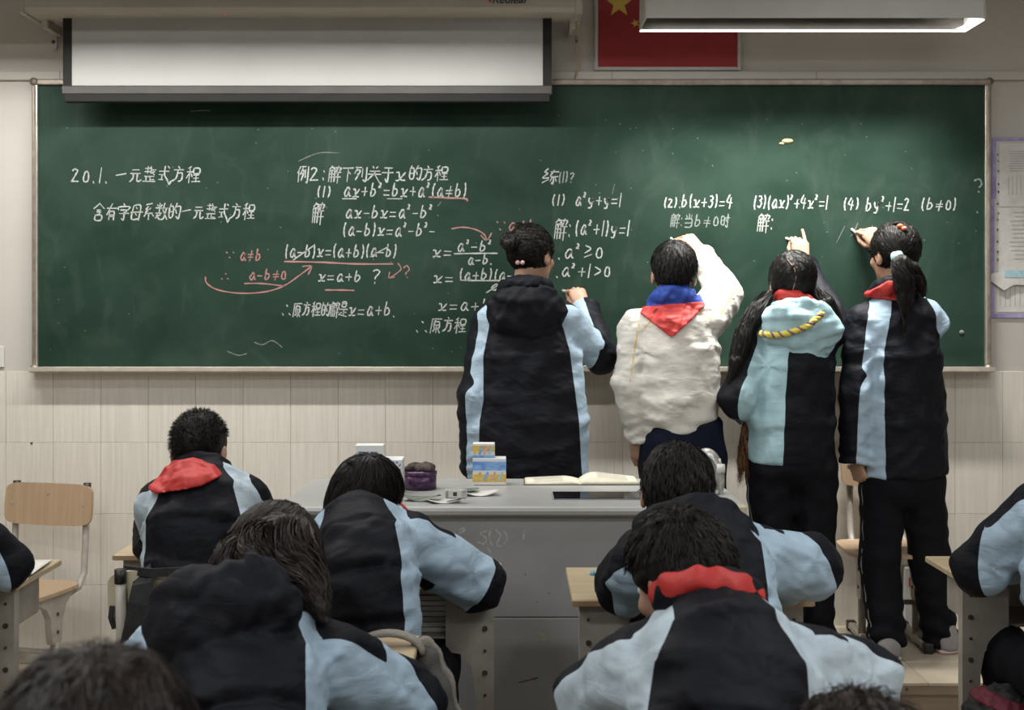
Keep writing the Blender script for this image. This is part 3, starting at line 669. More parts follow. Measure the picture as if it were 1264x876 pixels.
for k, (dx, sz) in enumerate(((-.018, .03), (.018, .034))):
    MB().add(*blob(sz, sz, sz*.6, k+1)).xf(loc=(dx, 0, .068)).build('clutter', 'tin_stuff', tin, True)
# white cartons behind the second student
p = on_desk(468, 612)
c1 = carton('paper_carton', 'plain white carton with blue edge print left of the tin', p+np.array([0,.06,0]), 56/S(p[1]), .1, 44/S(p[1]), [])
w_ = 56/S(p[1]); h_ = 44/S(p[1])
text_obj('ou', .020, (w_/2-.016, -.0512, h_*.22), 'print_dark', c1, 'lettering', bold=.0008)
for k in range(6): MB().prism([(0,0),(.006,.002),(.009,.010),(.003,.008)], 'y', -.0512, -.05).xf(loc=(w_/2-.012, 0, h_*(.15+.13*k))).build('printed_mark', 'print_blue', c1)
c2 = carton('paper_carton', 'small white box with blue lettering resting on the plain carton', p+np.array([-.035,.05,h_+.001]), 35/S(p[1]), .06, .045, [])
for k in range(5): MB().box(-.034+k*.013, -.025+k*.013, -.0312, -.03, .010, .024).build('printed_mark', 'print_blue', c2)
for k in range(5): MB().box(.01+k*.011, .016+k*.011, -.0515, -.05, h_-.012-.0, h_-.006).build('printed_mark', 'print_blue', c1)
# leaflets, clear case, papers
def sheet(name, label, cat, p, w_, d_, rz, mat, curl=.0, th=.0015, lift=0, parent=None, nm=None):
    n = 8; V = []; F = []
    for i in range(n+1):
        for j in range(5):
            u = i/n-.5; v = j/4-.5
            z = curl*(abs(u*2)**2)+curl*.4*math.sin(5*u+3*v)
            V.append((u*w_, v*d_, z+th+max(0, curl)*.4+lift))
    m_ = len(V); V += [(x, y, z-th) for x, y, z in V]
    for i in range(n):
        for j in range(4):
            a_ = i*5+j; F.append((a_, a_+5, a_+6, a_+1)); F.append((m_+a_, m_+a_+1, m_+a_+6, m_+a_+5))
    for i in range(n):
        for j in (0, 4):
            a_ = i*5+j; F.append((a_, a_+5, m_+a_+5, m_+a_))
    for j in range(4):
        for i in (0, n):
            a_ = i*5+j; F.append((a_, a_+1, m_+a_+1, m_+a_))
    mb = MB().add(V, F).xf(rz=rz)
    if parent is not None: return mb.build(nm or 'page', mat, parent, True)
    o = mb.build(name, mat, None, True); o.location = tuple(p); return tag(o, label, cat)
sheet('leaflet', 'dark green printed leaflet at the front edge beside the tin', 'leaflet', on_desk(520, 618), .12, .05, -.15, 'leaflet_green', .012)
sheet('leaflet', 'grey and green folded leaflet partly under the clear case', 'leaflet', on_desk(548, 620), .10, .06, .2, 'paper_grey', .006)
sheet('paper_slip', 'crumpled white paper slip right of the clear case', 'paper', on_desk(592, 611), .12, .07, .15, 'paper_grey', .010)
sheet('paper_slip', 'dark cornered paper slip behind the clear case', 'paper', on_desk(577, 610)+np.array([0,0,.012]), .07, .04, .3, 'leaflet_green', .004)
cc = thing('clear_case', 'small clear case with white label and dark square on the desk edge', 'case', on_desk(563, 621)+np.array([0,0,.014]))
MB().box(-.034,.034,-.008,.018,0,.030,bev=.004).build('shell', 'device_silver', cc)
MB().box(-.024,.018,-.0092,-.008,.004,.026).build('label_card', 'paper', cc); MB().box(-.009,.003,-.0100,-.009,.009,.021).build('dark_square', 'print_dark', cc)
# open book and black glass panel
bk = thing('open_book', 'thick open book with cream pages on the teacher desk', 'book', on_desk(715, 595))
def page_block(s_, L, d, hgt, mat):
    n = 14; V = []; prof = []
    for i in range(n+1):
        u = i/n; prof.append((s_*u*L, hgt*(math.sin(min(1, u*3.2)*math.pi/2)*(1-u*.75))+.003))
    poly = [(x, z) for x, z in prof]+[(prof[-1][0], .001), (0, .001)]
    return MB().prism(poly, 'y', -d/2, d/2)
page_block(-1, .19, .155, .012, '').build('page_block', 'paper_cream', bk, True)
page_block(1, .20, .155, .030, '').build('page_block', 'paper_cream', bk, True)
MB().box(-.195, .205, -.08, .08, 0, .0018).build('cover', 'leaflet_green', bk)
for s_, L_ in ((-1, .15), (1, .15)):
    for k in range(9):
        V = []; LL, hh = (.19, .012) if s_ < 0 else (.20, .030)
        for q in range(7):
            u = .30+q*.09; z = hh*(math.sin(min(1, u*3.2)*math.pi/2)*(1-u*.75))+.0034
            V += [(s_*u*LL, -.06+k*.014, z), (s_*u*LL, -.057+k*.014, z)]
        MB().add(V, [(2*q, 2*q+1, 2*q+3, 2*q+2) for q in range(6)]).build('text_line', 'print_grey', bk)
q0 = on_desk(738, 612)
gp = thing('glass_panel', 'black glass control panel set into the teacher desk', 'panel', q0)
MB().box(-.145, .16, -.085, .070, 0, .004, bev=.001).build('glass', 'glass_black', gp); MB().box(-.150, .165, -.090, .075, 0, .002).build('bezel', 'steel_grey', gp)
# silver device at the right end
dv = thing('desk_device', 'silver and white hooded device with side knob behind the headless hood of the student', 'device', on_desk(868, 622)+np.array([-.0, .12, 0]))
dv['label'] = 'silver curved device with a white side knob at the right end of the teacher desk'

# ---------------------------------------------------------------- school furniture
def desk_tree(name, label, loc, rz=0, w_=.60, d_=.40, group=None):
    t = thing(name, label, 'desk', loc, group); t.rotation_euler.z = rz
    zt = .75; x = w_/2; y = d_/2
    MB().box(-x, x, -y, y, zt-.018, zt, bev=.003).build('desktop', 'desk_wood', t)
    MB().box(-x-.0012, x+.0012, -y-.0012, -y+.0005, zt-.016, zt-.003).build('edge_band', 'desk_edge', t)
    mb = MB().box(-x+.06, x-.06, -y+.05, y-.03, zt-.15, zt-.143).box(-x+.06, x-.06, y-.036, y-.03, zt-.143, zt-.019)
    for s_ in (-1, 1): mb.box(s_*(x-.06)-.003, s_*(x-.06)+.003, -y+.05, y-.03, zt-.143, zt-.019)
    mb.build('storage_tray', 'leg_metal', t)
    prof = [(0, zt-.02), (.13, zt-.02), (.13, zt-.17), (.115, zt-.185), (.085, zt-.19), (.062, zt-.22), (.052, zt-.27), (.048, zt-.36), (.044, zt-.40), (.006, zt-.40), (0, zt-.38)]
    for s_ in (-1, 1):
        pf = [(s_*(x-.02)-s_*u, v) for u, v in prof]
        pt = MB().prism(pf, 'y', -y+.04, -y+.075).build('leg_plate', 'leg_metal', t)
        for k in range(6):
            MB().tube([(s_*(x-.043), -y+.041, zt-.06-k*.06), (s_*(x-.043), -y+.036, zt-.06-k*.06)], .0075 if k % 2 else .004, 8).build('bolt', 'bolt_dark', pt)
        MB().tube([(s_*(x-.044), -y+.057, zt-.40), (s_*(x-.044), -y+.057, .03)], .017, 12).build('leg', 'leg_metal', t, True)
        MB().box(s_*(x-.044)-.018, s_*(x-.044)+.018, -y+.01, y-.0, .008, .04, bev=.005).build('foot_bar', 'leg_metal', t)
        for yy in (-y+.01, y): MB().box(s_*(x-.044)-.021, s_*(x-.044)+.021, yy-.02, yy+.02, 0, .043, bev=.004).build('foot_cap', 'black_plastic', t)
    return t
def chair_tree(name, label, loc, rz=0, backmat='beige_board', seatz=.43, group=None, bw=.20):
    t = thing(name, label, 'chair', loc, group); t.rotation_euler.z = rz
    k = seatz/.43
    n = 10; V = []; F = []
    rr = []
    for i in range(20):                           # rounded seat outline
        a_ = 2*math.pi*i/20; c, s_ = math.cos(a_), math.sin(a_); e = 5
        rr.append((.19*(abs(c)**(2/e))*(1 if c > 0 else -1), .18*(abs(s_)**(2/e))*(1 if s_ > 0 else -1)))
    MB().prism(rr, 'z', seatz-.014, seatz).build('seat', 'wood_board', t)
    rb = []
    for i in range(24):
        a_ = 2*math.pi*i/24; c, s_ = math.cos(a_), math.sin(a_); e = 6
        rb.append((bw*(abs(c)**(2/e))*(1 if c > 0 else -1), .085*(abs(s_)**(2/e))*(1 if s_ > 0 else -1)))
    bk_ = MB().prism(rb, 'y', -.008, .006).build('backrest', backmat, t); bk_.location = (0, -.205, seatz+.30); bk_.rotation_euler.x = math.radians(6)
    for (sx, sz) in ((-.8, .0), (.8, .0), (0, .045)): MB().tube([(sx*bw, .0085, sz), (sx*bw, -.0, sz)], .006, 8).build('rivet', 'bolt_chrome', bk_)
    for s_ in (-1, 1):
        x = s_*(bw-.038)
        p_ = MB().tube([(x, -.10, seatz-.03), (x, -.165, seatz-.02), (x, -.205, seatz+.03), (x, -.213, seatz+.12), (x, -.228, seatz+.36)], .0135, 12).build('post', 'leg_metal', t, True)
        MB().tube([(x, -.2275, seatz+.352), (x, -.229, seatz+.388)], .0155, 12).build('post_cap', 'black_plastic', p_, True)
        prof = [(-.12, seatz-.015), (.13, seatz-.015), (.13, seatz-.03), (.07, seatz-.06), (.045, seatz-.10), (.035, seatz-.19), (.028, seatz-.205), (-.022, seatz-.205), (-.03, seatz-.19), (-.035, seatz-.12), (-.06, seatz-.06)]
        q_ = MB().prism(prof, 'x', x-.014, x+.014).build('leg_plate', 'leg_metal', t)
        for zz in (.09, .16): MB().tube([(x-.017, 0, seatz-zz), (x+.017, 0, seatz-zz)], .007, 8).build('bolt', 'bolt_dark', q_)
        MB().tube([(x, 0, seatz-.20), (x, 0, .03)], .016, 12).build('leg', 'leg_metal', t, True)
        MB().box(x-.016, x+.016, -.19, .17, .008, .036, bev=.005).build('foot_bar', 'leg_metal', t)
        for yy in (-.19, .17): MB().box(x-.019, x+.019, yy-.018, yy+.018, 0, .04, bev=.004).build('foot_cap', 'black_plastic', t)
    MB().tube([(-bw+.04, .0, .16), (bw-.04, .0, .16)], .010, 10).build('cross_bar', 'leg_metal', t, True)
    return t
DG = None
c = chair_tree('school_chair', 'empty wooden school chair against the tiled wall at far left', (W(22,0,5.1)[0], 5.10, 0), math.radians(180-14), 'wood_board', .40)
desk_tree('school_desk', 'school desk at far left edge with an open white book on it', (-1.35-.30+.01, 3.70, 0), 0, .60, .36)
sheet('exercise_book', 'white exercise book on the far left school desk', 'book', (W(20,692,3.75)[0], 3.72, .752), .17, .22, .1, 'paper', .004)
desk_tree('school_desk', 'school desk in front of the boy with spiky hair, left of the teacher desk', (-1.21+.23, 4.10, 0), 0, .46, .30)
desk_tree('school_desk', 'school desk with an open book shelf in front of the girl with red glasses', (-.30, 3.66, 0), 0, .54, .34)
desk_tree('school_desk', 'school desk with a pale blue pen beside the teacher desk front', (.445+.02, 3.55, 0), 0, .62, .42)
desk_tree('school_desk', 'school desk at the right edge under the leaning sleeve', (1.245+.29, 3.775, 0), 0, .58, .31)
desk_tree('school_desk', 'school desk hidden under the long haired girl in the hooded jacket', (-.49, 2.86, 0), 0, .56, .24)['label'] = 'school desk between the hooded long haired girl and the chair ahead'
desk_tree('school_desk', 'school desk in front of the near boy with the red scarf', (.45, 2.585, 0), 0, .46, .22)
chair_tree('school_chair', 'beige backed chair of the boy with spiky hair, black straps over it', (W(251,0,3.62)[0], 3.62, 0), 0, 'beige_board', .43)
chair_tree('school_chair', 'wooden chair with a grey bag, behind the girl with red glasses', (W(425,0,3.2)[0]+.02, 3.22, 0), math.radians(-5), 'wood_board', .365)
chair_tree('school_chair', 'chair under the student beside the silver device', (W(870,0,2.95)[0], 2.93, 0), 0, 'wood_board', .41)
chair_tree('school_chair', 'chair under the hooded long haired girl', (W(300,0,2.4)[0], 2.42, 0), 0, 'wood_board', .41)
chair_tree('school_chair', 'chair under the near boy with the red scarf', (W(895,0,2.2)[0], 2.22, 0), 0, 'wood_board', .41)
chair_tree('school_chair', 'chair under the student at the right edge', (W(1335,0,3.3)[0], 3.28, 0), 0, 'wood_board', .43)
chair_tree('school_chair', 'chair under the student past the left edge', (W(-140,0,3.25)[0], 3.25, 0), 0, 'wood_board', .43)
chair_tree('school_chair', 'chair under the nearest dark haired student at lower left', (W(130,0,1.15)[0], 1.12, 0), 0, 'wood_board', .43)
chair_tree('school_chair', 'chair under the nearest student at lower right', (W(1062,0,1.5)[0], 1.46, 0), 0, 'wood_board', .41)
chair_tree('school_chair', 'low wooden chair by the wall behind the ponytail girl', (W(1099,0,5.2)[0], 5.22, PH), math.radians(178), 'wood_board', .38, None, .145)
# books in the open shelf of the desk
rs = random.Random(9)
for k in range(7):
    o = MB().box(-.10, .10, -.09, .07, 0, .012, bev=.001).build('exercise_book', ('paper_grey', 'paper', 'print_grey', 'paper')[k % 4], None)
    o.location = (-.20+rs.uniform(-.01, .01), 3.67, .608+k*.0145); o.rotation_euler.z = rs.uniform(-.05, .05)
    tag(o, 'school book in the stack under the desk of the girl with red glasses', 'book', 'books stacked in the desk shelf')
pn = thing('pen', 'light blue pen lying on the desk beside the teacher desk', 'pen', (W(738,702,3.62)[0], 3.64, .756))
MB().tube([(-.012, .008, 0), (.05, -.018, 0)], .0045, 8).build('barrel', 'pen_blue', pn, True); MB().tube([(-.018, .0105, 0), (-.008, .0062, 0)], .0075, 8).build('cap', 'pen_blue', pn, True)
bxw = thing('storage_box', 'white box with red marks standing behind the ponytail girl', 'box', (W(1130,0,5.46)[0], 5.468, PH))
MB().box(-.045,.045,-.015,.015,0,.25,bev=.003).build('carton', 'carton_white', bxw); MB().box(-.03,-.012,-.0162,-.015,.17,.21).build('printed_mark', 'scarf_red', bxw)

# ================================================================ signed distance modelling
def vlen(a): return np.sqrt((a*a).sum(-1))
def smin(a, b_, k):
    if k <= 0: return np.minimum(a, b_)
    h = np.clip(.5+.5*(b_-a)/k, 0, 1); return b_*(1-h)+a*h-k*h*(1-h)
def unit(v): v = np.asarray(v, float); return v/np.linalg.norm(v)
def f32(v): return np.asarray(v, dtype=np.float32)
def seg(P, a, b_, ra, rb, lat=None, ea=1.0, eb=None, flat=None):
    """elliptical tapered capsule; lat = direction of the wide axis (radius r), other axis r*e"""
    a = f32(a); b_ = f32(b_); d = b_-a; L = float(np.linalg.norm(d)); dn = d/max(L, 1e-6)
    q = P-a; t = np.clip((q@dn)/max(L, 1e-6), 0, 1); q = q-t[:, None]*d
    r = ra+(rb-ra)*t
    if lat is None: return vlen(q)-r
    eb = ea if eb is None else eb; e = ea+(eb-ea)*t
    l = unit(np.asarray(lat)-np.dot(lat, dn)*dn).astype(np.float32); f = np.cross(l, dn).astype(np.float32)
    cap = r*.5 if flat is None else flat
    u = (q@l)/r; v = (q@f)/(r*e); w_ = (q@dn)/cap
    k = np.sqrt(u*u+v*v+w_*w_)+1e-6; g = np.sqrt((u/r)**2+(v/(r*e))**2+(w_/cap)**2)+1e-6
    return np.where(k < .25, -np.minimum(r, r*e)*(1-k), k*(k-1)/g)
def ell(P, c, R, axes=None):
    q = P-f32(c)
    if axes is not None: q = q@f32(axes).T
    R = f32(R); u = q/R; k = vlen(u)+1e-6; g = vlen(u/R)+1e-6
    return np.where(k < .25, -(1-k)*R.min(), k*(k-1)/g)
def torus(P, c, axes, rx, ry, r):
    """elliptical ring in the plane of axes[0], axes[1]"""
    q = (P-f32(c))@f32(axes).T; a = np.sqrt((q[:, 0]/rx)**2+(q[:, 1]/ry)**2)+1e-6
    g = np.sqrt((q[:, 0]/rx**2)**2+(q[:, 1]/ry**2)**2)/a+1e-6
    return np.sqrt(((a-1)/g)**2+q[:, 2]**2)-r
def waves(P, seed, lam, n=5, warp=1.0):
    r = np.random.default_rng(seed); out = 0
    for i in range(n):
        k = r.normal(size=3); k = k/np.linalg.norm(k)*2*math.pi/(lam*r.uniform(.7, 1.5)); k2 = r.normal(size=3); k2 = k2/np.linalg.norm(k2)*2*math.pi/(lam*2.2)
        out = out+np.sin(P@f32(k)+warp*np.sin(P@f32(k2)+r.uniform(0, 6))+r.uniform(0, 6))
    return out/n**.5
def folds(P, c, n, amp, R, seed=0, ax=(0, 1, 0), up=(0, 0, 1)):
    """creases radiating from a point (armpit, elbow)"""
    ax = unit(ax); u = unit(np.asarray(up)-np.dot(up, ax)*ax); v = np.cross(ax, u)
    q = P-f32(c); d = vlen(q)+1e-4; th = np.arctan2(q@f32(v), q@f32(u))
    return amp*np.sin(n*th+seed+2.5*np.sin(d*16+seed))*np.exp(-(d/R)**2)*np.clip((d-.05)/.06, 0, 1)
CUBE_E = [(0,1),(2,3),(4,5),(6,7),(0,2),(1,3),(4,6),(5,7),(0,4),(1,5),(2,6),(3,7)]
def nets(f, lo, hi, h):
    lo = np.asarray(lo, float); hi = np.asarray(hi, float); B = 6
    nb = np.ceil((hi-lo)/(h*B)).astype(int); n = nb*B+1
    val = np.full(n, 9.0, dtype=np.float32)
    bc = [lo[i]+(np.arange(nb[i])+.5)*B*h for i in range(3)]
    G_ = np.stack(np.meshgrid(*bc, indexing='ij'), -1).reshape(-1, 3).astype(np.float32)
    fc = f(G_).reshape(nb); half = B*h*.5*1.7321*1.55+.012
    act = np.argwhere(np.abs(fc) < half)
    far = np.where(fc < 0, -9, 9).astype(np.float32)
    val[:-1, :-1, :-1] = np.repeat(np.repeat(np.repeat(far, B, 0), B, 1), B, 2)
    ar = np.arange(B+1); off = np.stack(np.meshgrid(ar, ar, ar, indexing='ij'), -1).reshape(-1, 3)
    CH = 1500
    for s_ in range(0, len(act), CH):
        idx = (act[s_:s_+CH, None, :]*B+off[None]).reshape(-1, 3)
        v = f((lo+idx*h).astype(np.float32)); val[idx[:, 0], idx[:, 1], idx[:, 2]] = v
    sg = val < 0
    m = np.minimum(n, n)
    s8 = [sg[(i >> 2) & 1: n[0]-1+((i >> 2) & 1), (i >> 1) & 1: n[1]-1+((i >> 1) & 1), i & 1: n[2]-1+(i & 1)] for i in range(8)]
    cnt = sum(x.astype(np.int8) for x in s8); cells = np.argwhere((cnt > 0) & (cnt < 8))
    if not len(cells): return np.zeros((0, 3)), np.zeros((0, 4), int)
    vid = np.full(n-1, -1, dtype=np.int32); vid[cells[:, 0], cells[:, 1], cells[:, 2]] = np.arange(len(cells))
    co = np.array([((i >> 2) & 1, (i >> 1) & 1, i & 1) for i in range(8)])
    cv = np.stack([val[cells[:, 0]+c[0], cells[:, 1]+c[1], cells[:, 2]+c[2]] for c in co], 1)
    acc = np.zeros((len(cells), 3)); num = np.zeros(len(cells))
    for a_, b_ in CUBE_E:
        va, vb = cv[:, a_], cv[:, b_]; mk = (va < 0) != (vb < 0); t = np.where(mk, va/np.where(mk, va-vb, 1), 0)
        acc += mk[:, None]*(co[a_]+(co[b_]-co[a_])*t[:, None]); num += mk
    V = lo+(cells+acc/num[:, None])*h
    Q = []
    for ax in range(3):
        o1, o2 = [(1, 2), (2, 0), (0, 1)][ax]
        sl0 = [slice(None)]*3; sl1 = [slice(None)]*3; sl0[ax] = slice(0, -1); sl1[ax] = slice(1, None)
        a_ = sg[tuple(sl0)]; b_ = sg[tuple(sl1)]; e = np.argwhere(a_ != b_)
        e = e[(e[:, o1] > 0) & (e[:, o2] > 0) & (e[:, o1] < n[o1]-1) & (e[:, o2] < n[o2]-1)]
        if not len(e): continue
        flip = ~a_[e[:, 0], e[:, 1], e[:, 2]]
        def at(d1, d2):
            c = e.copy(); c[:, o1] -= d1; c[:, o2] -= d2; return vid[c[:, 0], c[:, 1], c[:, 2]]
        q = np.stack([at(1, 1), at(0, 1), at(0, 0), at(1, 0)], 1); q[flip] = q[flip][:, ::-1]; Q.append(q)
    Q = np.concatenate(Q); Q = Q[(Q >= 0).all(1)]
    return V, Q
def join(parts):
    V = []; F = []; n = 0
    for v, q in parts:
        V.append(v); F.append(q+n); n += len(v)
    return np.concatenate(V), np.concatenate(F)
def axes_of(fwd, up=(0, 0, 1)):
    f = unit(fwd); r = unit(np.cross(f, up)); u = np.cross(r, f); return np.stack([r, f, u])      # rows: right, forward, up
def head_axes(yaw, pitch, roll=0):
    """yaw>0 turns to the right of the picture, pitch>0 bows the head, roll>0 tilts to the right"""
    y, p, r = map(math.radians, (yaw, pitch, roll))
    M = Matrix.Rotation(-y, 3, 'Z') @ Matrix.Rotation(-p, 3, 'X') @ Matrix.Rotation(r, 3, 'Y')
    return np.array([list(M @ Vector(v)) for v in ((1,0,0),(0,1,0),(0,0,1))])
def head_sdf(Q):
    d = ell(Q, (0,-.012,.025), (.075,.092,.088))
    d = smin(d, ell(Q, (0,.028,-.038), (.056,.060,.074)), .03)
    d = smin(d, ell(Q, (0,.070,-.090), (.024,.022,.020)), .025)
    d = smin(d, seg(Q, (0,.086,.005), (0,.104,-.024), .008, .012), .012)
    for s_ in (-1, 1):
        d = smin(d, ell(Q, (s_*.032,.070,-.018), (.022,.020,.018)), .02)
        d = np.maximum(d, -ell(Q, (s_*.031,.092,.012), (.014,.007,.007))+0)
        e = ell(Q, (s_*.080,-.008,-.012), (.010,.020,.032)); e = np.maximum(e, -ell(Q, (s_*.090,.0,-.010), (.007,.011,.020)))
        d = smin(d, e, .006)
        d = smin(d, seg(Q, (s_*.016,.085,.030), (s_*.045,.072,.031), .005, .004), .014)
    d = smin(d, ell(Q, (0,.090,-.052), (.022,.010,.006)), .006); d = smin(d, ell(Q, (0,.088,-.062), (.019,.010,.006)), .006)
    return d
def ribbons(roots, dirf, steps, step, wd, proj=None, seed=0):
    """tapering hair strands as thin strips"""
    r = np.random.default_rng(seed); P = roots.copy(); n = len(P); path = [P.copy()]; D = None
    for k in range(steps):
        d = dirf(P, k); d = d/(vlen(d)[:, None]+1e-6); P = P+d*step*r.uniform(.8, 1.2, (n, 1))
        if proj is not None:
            e = .003; f0 = proj(P.astype(np.float32)); g = np.stack([proj((P+np.eye(3)[i]*e).astype(np.float32))-f0 for i in range(3)], -1); g = g/(vlen(g)[:, None]+1e-6)
            tgt = .0015+.0045*r.random(n)*(k+1)/steps; P = P-g*np.where(f0 < tgt, f0-tgt, (f0-tgt)*.6)[:, None]
        path.append(P.copy())
    path = np.stack(path, 1)
    return strip(path, wd, r)
def strip(path, wd, r):
    n, m, _ = path.shape; cen = path.mean((0, 1)); V = np.zeros((n, m, 2, 3))
    for k in range(m):
        d = path[:, min(k+1, m-1)]-path[:, max(k-1, 0)]; o = path[:, k]-cen+r.normal(size=(n, 3))*.04
        s_ = np.cross(d, o); s_ = s_/(vlen(s_)[:, None]+1e-6); w_ = wd*(1-.85*(k/(m-1))**2)
        V[:, k, 0] = path[:, k]-s_*w_/2; V[:, k, 1] = path[:, k]+s_*w_/2
    base = (np.arange(n)*m*2)[:, None]; F = []
    for k in range(m-1):
        F.append(np.concatenate([base+2*k, base+2*k+1, base+2*k+3, base+2*k+2], 1))
    return V.reshape(-1, 3), np.concatenate(F)
def bundle(pts, rad, n, wd, seed, spread=1.0, m=9):
    r = np.random.default_rng(seed); pts = np.array(pts, float)
    t = np.linspace(0, 1, m); tt = np.linspace(0, 1, len(pts)); cc = np.stack([np.interp(t, tt, pts[:, i]) for i in range(3)], 1); rr = np.interp(t, np.linspace(0, 1, len(rad)), rad)
    cc[1:-1] = (cc[:-2]+2*cc[1:-1]+cc[2:])/4
    ang = r.uniform(0, 2*math.pi, n); ra = np.sqrt(r.uniform(.3, 1, n))*spread
    end = r.uniform(.65, 1.0, n)
    path = np.zeros((n, m, 3))
    for k in range(m):
        tk = t[k]*end; c = np.stack([np.interp(tk, t, cc[:, i]) for i in range(3)], 1); q = np.interp(tk, t, rr)
        d = unit(cc[min(k+1, m-1)]-cc[max(k-1, 0)]); a_ = unit(np.cross(d, (.1, 1, .2))); b_ = np.cross(d, a_)
        aa = ang+.5*math.sin(k*.7)
        path[:, k] = c+(np.cos(aa)*ra*q)[:, None]*a_+(np.sin(aa)*ra*q)[:, None]*b_+r.normal(size=(n, 3))*.0012*k**.5
    return strip(path, wd, r)

# hands -------------------------------------------------------------
def hand_sdf(curl, thumb, spread=0.0):
    """hand in its own frame: x = thumb side, y = fingers, z = back of hand"""
    segs = []
    base = [(.027,.086,.002), (.009,.091,.003), (-.009,.087,.002), (-.025,.078,0)]; ln = [1, 1.08, 1, .8]; rad = [.0088, .009, .0086, .0076]
    for i in range(4):
        p = np.array(base[i]); a_ = 0; c = curl[i]; r0 = rad[i]
        sx = (1.5-i)*spread
        for j, (l, bend) in enumerate(zip((.040, .025, .021), c)):
            a_ += math.radians(bend); d = np.array([sx, math.cos(a_), -math.sin(a_)]); d /= np.linalg.norm(d); q = p+d*l*ln[i]
            segs.append((p, q, r0, r0*.92)); p = q; r0 *= .92
    tp = [np.array(v) for v in thumb]
    for a_, b_, r1, r2 in zip(tp[:-1], tp[1:], (.014, .0105, .0095), (.0105, .0095, .008)): segs.append((a_, b_, r1, r2))
    def f(Q):
        d = seg(Q, (0,-.045,0), (0,.004,0), .026, .027, (1,0,0), .68)
        d = smin(d, seg(Q, (0,.004,0), (0,.072,0), .030, .040, (1,0,0), .50, .34), .014)
        d = smin(d, ell(Q, (.022,.035,-.008), (.018,.032,.014)), .012)
        for (a_, b_, r1, r2) in segs: d = smin(d, seg(Q, a_, b_, r1, r2), .0035)
        return d
    return f
T_PINCH = [(.022,.018,-.006), (.043,.044,-.022), (.044,.074,-.034), (.034,.098,-.040)]
T_REST = [(.022,.018,-.006), (.042,.045,-.010), (.046,.072,-.016), (.044,.092,-.022)]
T_FIST = [(.022,.018,-.006), (.042,.044,-.020), (.034,.068,-.036), (.014,.080,-.040)]
C_PINCH = [(48,45,22), (62,55,30), (72,60,35), (78,62,35)]
C_POINT = [(46,50,25), (58,55,28), (60,50,30), (8,12,8)]
C_FIST = [(60,75,45), (72,85,50), (76,88,50), (80,88,50)]
C_REST = [(28,35,20), (34,40,22), (38,42,24), (42,44,26)]
def hand_mesh(wrist, fing, dorsal, side, curl, thumb, scale=.95, h=.0026):
    y = unit(fing); z = unit(np.asarray(dorsal)-np.dot(dorsal, y)*y); x = np.cross(y, z); sgn = -1 if side == 'R' else 1
    A = np.stack([x*sgn, y, z]); f = hand_sdf(curl, thumb); wr = np.asarray(wrist, float)
    V, F = nets(f, (-.06,-.08,-.10), (.085,.205,.045), h)
    if sgn < 0: F = F[:, ::-1]
    return V*scale@A+wr, F, (lambda p: np.asarray(p)*scale@A+wr)

# hair --------------------------------------------------------------
def hair_cap(thick=.014, nape=-.075, fringe=.045, seed=0, amp=.003, low=0.0, lam=.02, wide=1.0, ear=0):
    def f(Q):
        d = ell(Q, (0,-.016,.028), ((.075+thick)*wide,.094+thick,.090+thick))
        if low: d = smin(d, ell(Q, (0,-.035,-.03), (.070+thick*.6,.066+thick,.06+low)), .03)
        d = d-amp*waves(Q, seed, lam, 5)
        cut = (Q[:, 1]*.86-Q[:, 2]*.50)-fringe                        # open the face
        d = np.maximum(d, cut)
        d = np.maximum(d, nape-Q[:, 2]-Q[:, 1]*.15)
        if ear:
            for s_ in (-1, 1): d = np.maximum(d, -ell(Q, (s_*.092,.004,-.022), (.030,.026,.042)))
        return d
    return f

